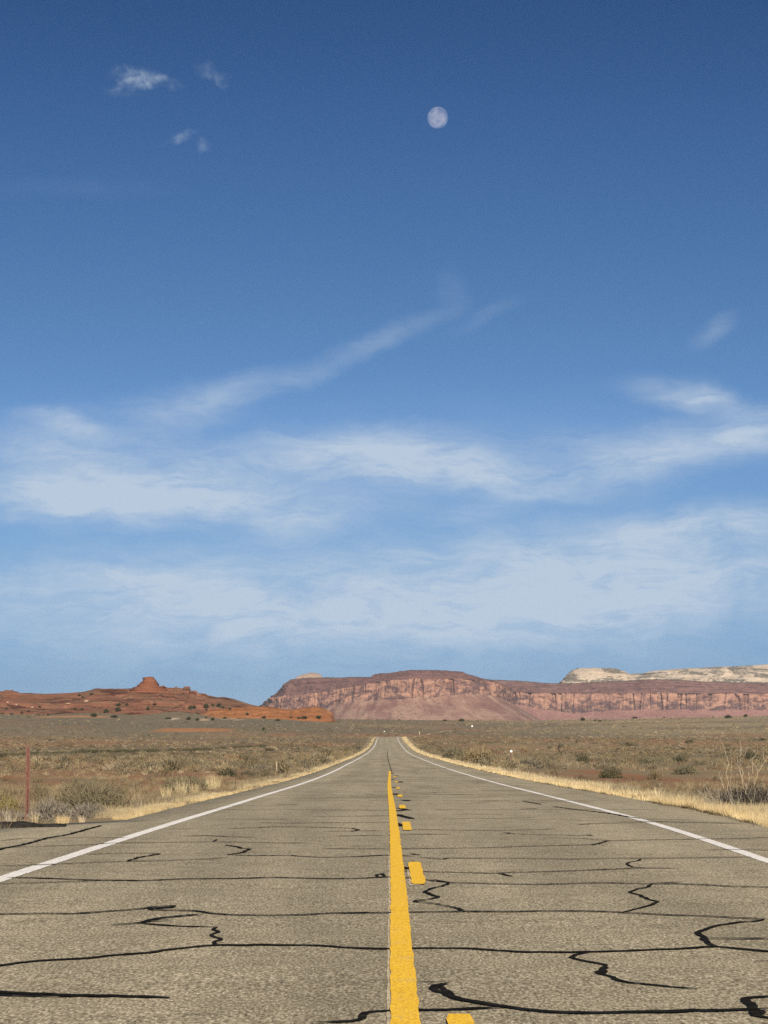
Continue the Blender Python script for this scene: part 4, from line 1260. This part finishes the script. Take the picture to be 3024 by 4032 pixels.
SAGE, SAGE2 = (.255, .215, .135), (.165, .140, .085)
TAN, TAN2 = (.36, .275, .155), (.24, .180, .095)
DARK, DARK2 = (.105, .098, .060), (.065, .060, .036)
GREY, GREY2 = (.30, .255, .20), (.18, .155, .12)
YEL, YEL2 = (.33, .265, .115), (.20, .165, .075)
LEFT, RIGHT = 'shrubs on the plain left of the road', 'shrubs on the plain right of the road'
for a in [
    ('big round grey green bush right of the rusty post', 405, 3190, 400, 178, SAGE, SAGE2, 3800, LEFT),
    ('grey green bush just behind the tall straw grass on the left verge', 725, 3126, 230, 112, SAGE, SAGE2, 2200, LEFT),
    ('yellow green shrub at the left edge of the photo', 22, 3196, 110, 105, YEL, YEL2, 1200, LEFT),
    ('pale grey dead brush immediately right of the rusty post base', 205, 3236, 200, 135, GREY, GREY2, 2200, LEFT),
    ('bleached grey dead brush left of the rusty post base', 40, 3240, 150, 84, GREY, GREY2, 1200, LEFT),
    ('yellowish shrub between the rusty post and the big round bush', 255, 3178, 180, 92, YEL, SAGE, 1300, LEFT),
    ('grey brush in front of the big round bush', 330, 3222, 240, 98, GREY, GREY2, 2000, LEFT),
    ('dark olive shrub farther up the left verge', 890, 3060, 140, 58, DARK, DARK2, 700, LEFT),
    ('brown grey shrub beside the dark olive shrub on the left verge', 985, 3060, 80, 40, (.15, .12, .085), DARK2, 500, LEFT),
    ('pale straw coloured shrub next to the far left verge', 1215, 3010, 150, 56, TAN, TAN2, 1000, LEFT),
    ('grey tan shrub left of the pale straw shrub', 1115, 3026, 140, 56, SAGE, TAN2, 900, LEFT),
    ('small dark shrub alone in the brown field left of the road', 1058, 2957, 50, 20, DARK, DARK2, 260, LEFT),
    ('dark shrub ending the line of scrub along the wash', 325, 2964, 34, 19, DARK, DARK2, 260, LEFT),
    ('large tan bush with rounded top right of the road', 1890, 3006, 150, 100, TAN, TAN2, 2400, RIGHT),
    ('grey green bush left of the large tan bush', 1786, 2992, 110, 68, SAGE, DARK, 1300, RIGHT),
    ('dark grey shrub at the right foot of the large tan bush', 1978, 3012, 66, 44, DARK, GREY2, 600, RIGHT),
    ('low dark grey brush right of the white reflector', 2080, 3016, 112, 40, DARK, GREY2, 700, RIGHT),
    ('small pale shrub beyond the white reflector', 2062, 2952, 40, 24, TAN, TAN2, 260, RIGHT),
    ('dark green shrub, right one of a close pair in the field', 2210, 2948, 42, 34, DARK, SAGE2, 360, RIGHT),
    ('lighter shrub, left one of a close pair in the field', 2166, 2948, 40, 27, SAGE, SAGE2, 300, RIGHT),
    ('rounded brown green shrub in the middle of the right field', 2299, 3000, 72, 46, SAGE2, DARK, 500, RIGHT),
    ('tan green shrub behind the olive shrub near the right verge', 2415, 3006, 62, 36, TAN2, SAGE2, 400, RIGHT),
    ('olive shrub close behind the right verge grass', 2402, 3064, 130, 68, (.15, .125, .065), DARK, 800, RIGHT),
    ('dark rounded shrub behind the light sage bush', 2670, 3000, 60, 42, DARK, DARK2, 450, RIGHT),
    ('light sage bush on bare red soil', 2692, 3050, 120, 62, (.215, .195, .120), SAGE2, 800, RIGHT),
    ('tan brown shrub left of the light sage bush', 2574, 3070, 116, 58, (.23, .165, .095), TAN2, 700, RIGHT),
    ('long low dark shrub in the right field', 2530, 3003, 104, 22, DARK, DARK2, 400, RIGHT),
    ('wide dark sage bush behind the dead branches', 2948, 2990, 136, 54, DARK, SAGE2, 900, RIGHT),
    ('low spreading dark shrub far back in the right field', 2470, 2938, 92, 25, DARK, SAGE2, 420, RIGHT),
    ('small dark shrub far back above the dark rounded shrub', 2716, 2926, 42, 20, DARK, DARK2, 260, RIGHT),
    ('small dark shrub far back at the right edge of the photo', 3002, 2917, 36, 20, DARK, DARK2, 260, RIGHT),
    ('dark shrub far back left of the low spreading shrub', 2272, 2924, 30, 14, DARK, DARK2, 200, RIGHT),
]:
    lab, px_, py_, w_, h_, c1, c2, n_, grp = a
    shrub('shrub', lab, px_, py_, w_, h_, c1, c2, n_, grp, parts=n_ > 350)

# the bare-branched shrub at the right edge
gx, gy, gz = ground_at(2900, 3196)
root = shrub('dead_shrub', 'large half dead shrub with tall bleached bare branches at the right edge', 2965, 3200, 410, 150, (.165, .138, .105), (.070, .060, .046), 6500)
root.rotation_euler = (0, 0, 0)
bx, by, bz = root.location
r = np.random.default_rng(5)


def c2r(x, y): return np.array([(2600 + x / 3.913 - CX) / F * by - bx, 0, (HY - 2850 - y / 3.913) / F * by + EYE - bz])


parts = []
for k, ln_ in enumerate([[(1050, 1060), (1080, 900), (1045, 760), (1095, 600), (1040, 450), (990, 300), (985, 250)], [(1095, 600), (1060, 480), (1035, 380)], [(1270, 1010), (1240, 900), (1265, 760), (1225, 620), (1240, 430), (1230, 240)],
                         [(1240, 880), (1200, 760), (1170, 640), (1145, 500)], [(1170, 640), (1195, 560), (1240, 480)], [(1440, 1000), (1470, 850), (1555, 660), (1640, 540), (1700, 400)], [(1555, 660), (1560, 590), (1590, 520)],
                         [(1395, 760), (1400, 640), (1385, 560), (1460, 470), (1480, 380)], [(1395, 900), (1400, 760)], [(970, 960), (940, 840), (910, 740)], [(1010, 1040), (970, 950), (960, 860)], [(1075, 1000), (1070, 850), (1075, 650)],
                         [(1500, 1300), (1400, 1220), (1270, 1120)], [(1480, 1180), (1460, 1050), (1440, 990)], [(1580, 1290), (1570, 1100), (1590, 940), (1600, 880)], [(1130, 1180), (1120, 1080), (1100, 980)],
                         [(1640, 1200), (1620, 1050), (1659, 900), (1720, 760)], [(1290, 1080), (1280, 960), (1300, 900)]]):
    P = np.array([c2r(*q) for q in ln_])
    dpt = r.uniform(-.35, .35)
    P[:, 1] = dpt + np.linspace(0, r.uniform(-.3, .3), len(P))
    ki = np.linspace(0, len(P) - 1, len(P) * 4)
    P2 = np.column_stack([np.interp(ki, np.arange(len(P)), P[:, j]) for j in range(3)]) + r.normal(size=(len(ki), 3)) * .006
    f = np.linspace(0, 1, len(ki))
    parts.append(tube(P2, .0060 * (1 - .62 * f) + .0012, 5))
    for q in range(3):
        i = int(r.uniform(.3, .95) * (len(P2) - 1)); L = r.uniform(.06, .2)
        e = P2[i] + np.array([r.normal() * .6, r.normal() * .5, 1.0]) * L
        parts.append(tube(np.linspace(P2[i], e, 4), np.array([.004, .003, .0022, .0012]), 4))
tw = []
for q in range(160):
    a = r.uniform(-1, 1) * .95; d0 = r.uniform(-.7, .5)
    x0 = a * 1.0; L = r.uniform(.25, .62)
    e = np.array([x0 + r.normal() * .16, d0 + r.normal() * .1, L])
    m_ = np.array([(x0 + e[0]) / 2 + r.normal() * .03, d0, L * .5])
    tw.append(tube(np.array([[x0, d0, 0.0], m_, e]), np.array([.0055, .0045, .002]), 4))
V, Q = join(tw)
link('dry_twigs', mesh_quads('dry_twigs', V, Q), mat_plain('grey_dead_twig', (.20, .17, .13), (.30, .26, .21), 9.0, .95, .05), root)
V, Q = join(parts)
link('bare_branches', mesh_quads('bare_branches', V, Q), M['twig'], root)

# pale dead stalks low at the left edge and tall straw tufts on the left verge
def straw(label, px, py, wpx, hpx, n, col, grp):
    gx, gy, gz = ground_at(px, py)
    r = np.random.default_rng(int(px))
    R_, H_ = wpx / 2 / F * gy, hpx / F * gy
    T = tuft_blades(int(n * .55), r, .011 / H_, .38, R_ / H_ * .8) * H_
    o = link('grass_tuft', tri_mesh('grass_tuft', T, np.clip(np.array([col]) * (1 + .18 * r.normal(size=(len(T), 1))), .01, .9)), M['leaf'])
    o.location = (gx, gy, gz - .01)
    tag(o, label, 'grass tuft', grp)


GT = 'tall straw grass tufts on the left verge'
straw('short thick straw tuft in front of the grey brush', 245, 3245, 62, 44, 420, (.58, .45, .25), GT)
straw('thin tall straw spike beside the rusty post', 137, 3243, 26, 62, 90, (.58, .48, .30), GT)
straw('small pointed pale tuft at the edge of the old turnout', 322, 3238, 24, 34, 120, (.62, .50, .34), GT)
straw('tall straw tuft, left one before the grey green bush', 655, 3140, 44, 56, 260, (.58, .47, .27), GT)
straw('tallest straw tuft, in front of the grey green bush', 712, 3132, 50, 72, 320, (.62, .51, .30), GT)
straw('tall straw tuft, right one before the grey green bush', 762, 3124, 40, 56, 260, (.60, .48, .28), GT)
straw('tall pale straw tuft farther along past the grey green bush', 838, 3106, 60, 66, 340, (.66, .55, .32), GT)
straw('bleached dead stalks left of the rusty post', 40, 3244, 60, 64, 50, (.62, .54, .42), GT)

# ------------------------------------------------------------------ junipers
jrng = np.random.default_rng(3)


def juniper_meshes(k):
    r = np.random.default_rng(300 + k)
    Ts, Cs = [], []
    for i in range(11):
        a = r.random() * 6.28; q = .6 * math.sqrt(r.random()); s = r.uniform(.34, .6)
        T = dome_blades(170, r, .16, (.18, .42), .9, .1)
        T[..., 2] = T[..., 2] - .25 * (r.random(len(T)))[:, None]
        T = T * s + np.array([q * math.cos(a), q * math.sin(a), .30 + r.uniform(0, .62) * (1 - q)])
        Ts.append(T)
        Cs.append(np.array([[.060, .062, .026]]) * (1 + .3 * r.normal(size=(len(T), 1))) * r.uniform(.75, 1.3))
    T = np.concatenate(Ts)
    T[..., 2] = np.maximum(T[..., 2], .02); T[..., 2] /= T[..., 2].max()
    crown = tri_mesh('crown', T, np.clip(np.concatenate(Cs), .006, .2)); crown.materials.append(M['leaf'])
    parts = [tube(np.array([[0, 0, -.1], [.03, .02, .2], [-.02, .04, .5]]), [.09, .07, .04], 6)]
    for i in range(4):
        a = i * 1.6 + r.random()
        parts.append(tube(np.array([[.02, .02, .12], [.25 * math.cos(a), .25 * math.sin(a), .35], [.5 * math.cos(a), .5 * math.sin(a), .6]]), [.05, .035, .015], 5))
    V, Q = join(parts)
    trunk = mesh_quads('trunk', V, Q); trunk.materials.append(M['bark'])
    return crown, trunk


JM = [juniper_meshes(k) for k in range(4)]
HILLG = 'junipers at the foot of the red hill'
SKYG = 'junipers along the far edge of the plain'


def on_hill(px, py):
    """first landform or ground under a photo pixel, found with a ray"""
    dg = bpy.context.evaluated_depsgraph_get()
    d = Vector(((px - CX) / F, 1.0, (HY - py) / F)).normalized()
    o_ = Vector((0, 0, EYE)) + d * 1300
    best = None
    for ob in (hl, og, gr):
        hit, loc, nrm, idx = ob.ray_cast(o_, d)
        if hit and (best is None or loc.y < best.y):
            best = loc
    return best


def juniper(label, px, py, wpx, hpx, group):
    loc = on_hill(px, py - 1.0)
    if loc is None or loc.y > 2300:
        gx, gy, gz = ground_at(px, py + 2)
        loc = Vector((gx, gy, gz))
    k = int(jrng.integers(0, 4))
    root = empty('juniper_tree', (loc.x, loc.y, loc.z - .15), jrng.random() * 6.28)
    tag(root, label, 'tree', group)
    s = wpx / 2 / F * loc.y; h = hpx / F * loc.y
    for nm, me_ in (('crown', JM[k][0]), ('trunk', JM[k][1])):
        o_ = bpy.data.objects.new(nm, me_)
        o_.parent = root; o_.scale = (s, s, h + .15)
        C.objects.link(o_)


bpy.context.view_layer.update()
for lab, (px_, py_), w_, h_ in [
    ('dark juniper on the hill slope, straight below the gap left of the butte', (592 - 9, 2798), 17, 18),
    ('broad low juniper at the foot of the orange sand strip', (372, 2824), 40, 17), ('round juniper above the end of the orange sand strip', (420, 2809), 22, 19),
    ('round juniper left of the one below the butte', (466, 2803), 28, 19), ('small juniper higher up behind the round one left of the butte', (464, 2781), 24, 13),
    ('small juniper midway between two rounder ones below the butte', (499, 2779), 16, 11), ('wide faint green shrub like juniper right of the broad low one', (448, 2827), 36, 12),
    ('largest round juniper on the slope below the flat block', (757, 2796), 34, 21), ('tall thin juniper right of the largest round juniper', (812, 2792), 22, 24),
    ('small dark juniper just under the tall thin one', (813, 2799), 13, 9), ('juniper up the slope near the right end of the hill', (863, 2783), 24, 15),
    ('tiny juniper left of the pair near the right end of the hill', (836, 2780), 16, 9), ('small juniper under the one near the right end of the hill', (877, 2790), 16, 10),
    ('juniper left of the middle white sand patch', (742, 2836), 22, 15), ('low juniper between two white sand patches', (776, 2840), 22, 14),
    ('dark juniper at the right end of the white sand patches', (838, 2838), 20, 14), ('wide low juniper left of the first white sand patch', (663, 2834), 26, 10),
    ('juniper above the right white sand patch', (884, 2832), 18, 10), ('thin juniper above the middle white sand patch', (812, 2830), 11, 8),
    ('dark juniper on the grey slope above the orange ridge start', (973, 2818), 17, 13),
    ('low juniper at the foot of the orange ridge, left end', (1037, 2829), 22, 10), ('dark low juniper on the grey plain below the orange ridge', (1093, 2842), 26, 12),
    ('juniper in front of the middle of the orange ridge', (1197, 2832), 26, 14), ('low juniper just left of the one before the middle of the orange ridge', (1176, 2831), 18, 8),
    ('darkest juniper before the right end of the orange ridge', (1257, 2831), 28, 15), ('small juniper in the hollow of the orange ridge', (1146, 2829), 14, 8),
    ('small upright dark juniper alone on the left plain', (1037, 2876), 12, 17), ('low juniper at the very left edge below the hill', (8, 2814), 22, 8),
    ('small juniper low on the hill near the left edge', (27, 2797), 15, 12), ('little juniper right of the pale boulder on the hill', (157, 2788), 12, 10),
    ('upright dark juniper on the orange sand near the left edge', (86, 2812), 13, 13), ('round small juniper on the orange sand strip', (191, 2819), 13, 11),
    ('faint small juniper left of the round small one on the sand', (153, 2818), 10, 9), ('small juniper on the hill above the left sand strip', (112, 2804), 14, 8),
    ('dark small juniper, left of two on the lower hill', (295, 2796), 18, 10), ('dark small juniper, right of two on the lower hill', (322, 2798), 16, 10),
    ('small green juniper high on the hill left of the butte', (312, 2742), 13, 9), ('tiny juniper beside the one high on the hill', (325, 2749), 11, 9),
    ('low juniper high on the hill below the first crest block', (361, 2737), 18, 9), ('low green patch of juniper at the left sand edge', (46, 2815), 22, 7),
    ('juniper on the rocky right end of the hill', (905, 2796), 14, 10), ('faint juniper right of the dark one below the butte', (611, 2777), 22, 9)]:
    juniper(lab, px_, py_, w_, h_, HILLG)
for lab, (px_, py_), w_, h_ in [
    ('round juniper before the pink talus of the mesa', (1817, 2844), 28, 15), ('smaller juniper left of the round one before the mesa', (1751, 2841), 20, 8),
    ('tiny juniper on the skyline straight above the road', (1572, 2837), 14, 5), ('round dark juniper before the left part of the red wall', (2296, 2841), 20, 17),
    ('tiny juniper right of the round dark one before the red wall', (2342, 2841), 12, 9), ('low juniper just beside the round dark one before the red wall', (2361, 2843), 20, 7),
    ('low wide juniper in the middle of the red wall base', (2500, 2832), 22, 10), ('largest dark juniper before the right part of the red wall', (2869, 2831), 31, 17),
    ('round juniper right of the largest one before the red wall', (2934, 2826), 20, 15), ('speck of juniper midway along the red wall base', (2615, 2826), 10, 6)]:
    juniper(lab, px_, py_, w_, h_, SKYG)

# pale boulders lying on the red hill
M['boulder'] = mat_plain('pale_boulder', (.21, .125, .080), (.30, .195, .135), .9, 0.95, 0.05, 0.2)


def boulder(label, px, py, wpx, hpx, seed):
    loc = on_hill(px, py)
    r = np.random.default_rng(seed)
    th = np.linspace(0, 2 * math.pi, 18, endpoint=False); ph = np.linspace(.02, math.pi - .02, 10)
    w, h = wpx / 2 / F * loc.y, hpx / 2 / F * loc.y
    V = []
    for p in ph:
        k = 1 + .5 * fbm(np.cos(th) * 1.3 + seed, np.sin(th) * 1.3 + p * 1.4, seed, 3)
        sq = lambda v: np.sign(v) * np.abs(v) ** .7
        V.append(np.stack([w * sq(np.sin(p) * np.cos(th)) * k, w * .8 * sq(np.sin(p) * np.sin(th)) * k, h * sq(np.full(18, math.cos(p))) * k], -1))
    o = link('boulder', mesh_quads('boulder', np.array(V).reshape(-1, 3), grid_faces(10, 18, True)[:, ::-1]), M['boulder'])
    o.location = (loc.x, loc.y, loc.z)
    tag(o, label, 'boulder', 'pale boulders on the red hill')


bpy.context.view_layer.update()
for i, a in enumerate([('cream boulder, the palest one on the lower hill slope', 127, 2786, 14, 10), ('small pale boulder left of the palest one', 64, 2775, 12, 9), ('large angular tan boulder at the end of the dark ledge', 341, 2762, 22, 16),
                       ('flat pale boulder highest on the left of the hill', 30, 2765, 14, 8), ('long tan slab leaning below the dark ledge', 268, 2771, 26, 8)]):
    boulder(a[0], a[1], a[2], a[3] * .8, a[4] * .8, 400 + i)

# ------------------------------------------------------------------ posts
# rusty channel post, left
gx, gy, gz = ground_at(107, 3236)
H_ = 300 / F * gy
post = empty('steel_post', (gx, gy, gz), 0)
tag(post, 'tall rusty red steel channel post standing at the old turnout edge', 'post')
w2, fl = .040, .018
prof = [(-w2, 0), (-w2 + fl, 0), (-.012, .030), (.012, .030), (w2 - fl, 0), (w2, 0), (w2, .004), (w2 - fl + .002, .004), (.014, .034), (-.014, .034), (-w2 + fl - .002, .004), (-w2, .004)]
rows = []
for z in np.linspace(-.3, H_, 14):
    rows.append([(x, y - .01, z) for x, y in prof])
V = np.array(rows).reshape(-1, 3)
me = mesh_quads('channel', V, grid_faces(14, len(prof), True))
link('channel', me, M['rust'], post)
caps = []
V, Q = np.array([(-.011, .018, -.2), (.011, .018, -.2), (.011, .018, H_ - .01), (-.011, .018, H_ - .01)]), np.array([[0, 1, 2, 3]])


def box(cx, cy, cz, sx, sy, sz):
    v = np.array([(cx + sx * i, cy + sy * j, cz + sz * k) for k in (-.5, .5) for j in (-.5, .5) for i in (-.5, .5)])
    q = np.array([[0, 2, 3, 1], [4, 5, 7, 6], [0, 1, 5, 4], [2, 6, 7, 3], [0, 4, 6, 2], [1, 3, 7, 5]])
    return v, q


link('web', mesh_quads('web', *box(0, .0155, H_ / 2 - .02, .020, .006, H_ - .06)), M['rust_dark'], post)
b1 = [box(0, -.024, .04 + .0, .095, .016, .16), box(-.028, -.036, .09, .012, .01, .012), box(.028, -.036, .03, .012, .01, .012)]
link('base_sleeve', mesh_quads('base_sleeve', *join(b1)), M['rust'], post)
th = np.linspace(0, 2 * math.pi, 8, endpoint=False)
bp = [box(0, -.036, .10, .018, .008, .05)]
link('pale_tag', mesh_quads('pale_tag', *join(bp)), M['pale_wood'], post)
for z in ():
    pass
post.rotation_euler = (0, math.radians(.6), math.radians(4))


def disc(r, y0, y1, cz, n=18):
    th = np.linspace(0, 2 * math.pi, n, endpoint=False)
    V = np.array([[(0, y0, cz)] * n, [(r * math.cos(a), y0, cz + r * math.sin(a)) for a in th], [(r * math.cos(a), y1, cz + r * math.sin(a)) for a in th], [(0, y1, cz)] * n]).reshape(-1, 3)
    return V, grid_faces(4, n, True)


def delineator(label, px, ytop, ybase, rpx, post_mat, grp, refl=True, wpx=4.0, depth=None):
    gx, gy, gz = ground_at(px, ybase)
    h = (ybase - ytop) / F * gy
    root = empty('delineator_post', (gx, gy, gz))
    tag(root, label, 'road marker', grp)
    w = wpx / F * gy
    V, Q = join([box(0, 0, h / 2 - .15, w, .012, h + .3), box(-w / 2 + .004, .02, h / 2 - .15, .008, .03, h + .299), box(w / 2 - .004, .02, h / 2 - .15, .008, .03, h + .299)])
    link('post', mesh_quads('post', V, Q), post_mat, root)
    if refl:
        r_ = rpx / F * gy
        V, Q = disc(r_, -.03, -.012, h - r_ * .5)
        link('reflector', mesh_quads('reflector', V, Q), M['reflector'], root)


DG = 'road markers along the verges'
delineator('brown road marker with bright round white reflector among the right verge shrubs', 2013, 2956, 3020, 4.8, M['rust'], DG, True, 5)
delineator('distant road marker with small white reflector where the road bends right', 1859, 2858, 2876, 3.4, M['rust'], DG, True, 3)
delineator('faint far marker with pale reflector just above the road crest', 1513, 2879, 2890, 2.0, M['rust'], DG, True, 2)
delineator('plain weathered post without reflector on the left verge', 1089, 2996, 3050, 0, M['pale_wood'], DG, False, 6)
delineator('tiny pale post beside the bend beyond the crest', 1652, 2880, 2897, 0, M['pale_wood'], DG, False, 4)

# ------------------------------------------------------------------ thin desert haze
zlo = float(GZ.min()) - 1.0
V, Q = box(0, 8000, (zlo + 182) / 2, 20000, 16800, 182 - zlo)
hz_m = bpy.data.materials.new('thin_air')
hz_m.use_nodes = True
t = NT(hz_m.node_tree)
pv = t.n('ShaderNodeVolumePrincipled')
pv.inputs['Color'].default_value = (.72, .82, .95, 1)
pv.inputs['Density'].default_value = HAZE
t.n('ShaderNodeOutputMaterial', ins={'Volume': pv.outputs[0]})
o = link('haze', mesh_quads('haze', V, Q), hz_m)
tag(o, 'thin blue desert haze in front of the far cliffs', 'haze', kind='stuff')
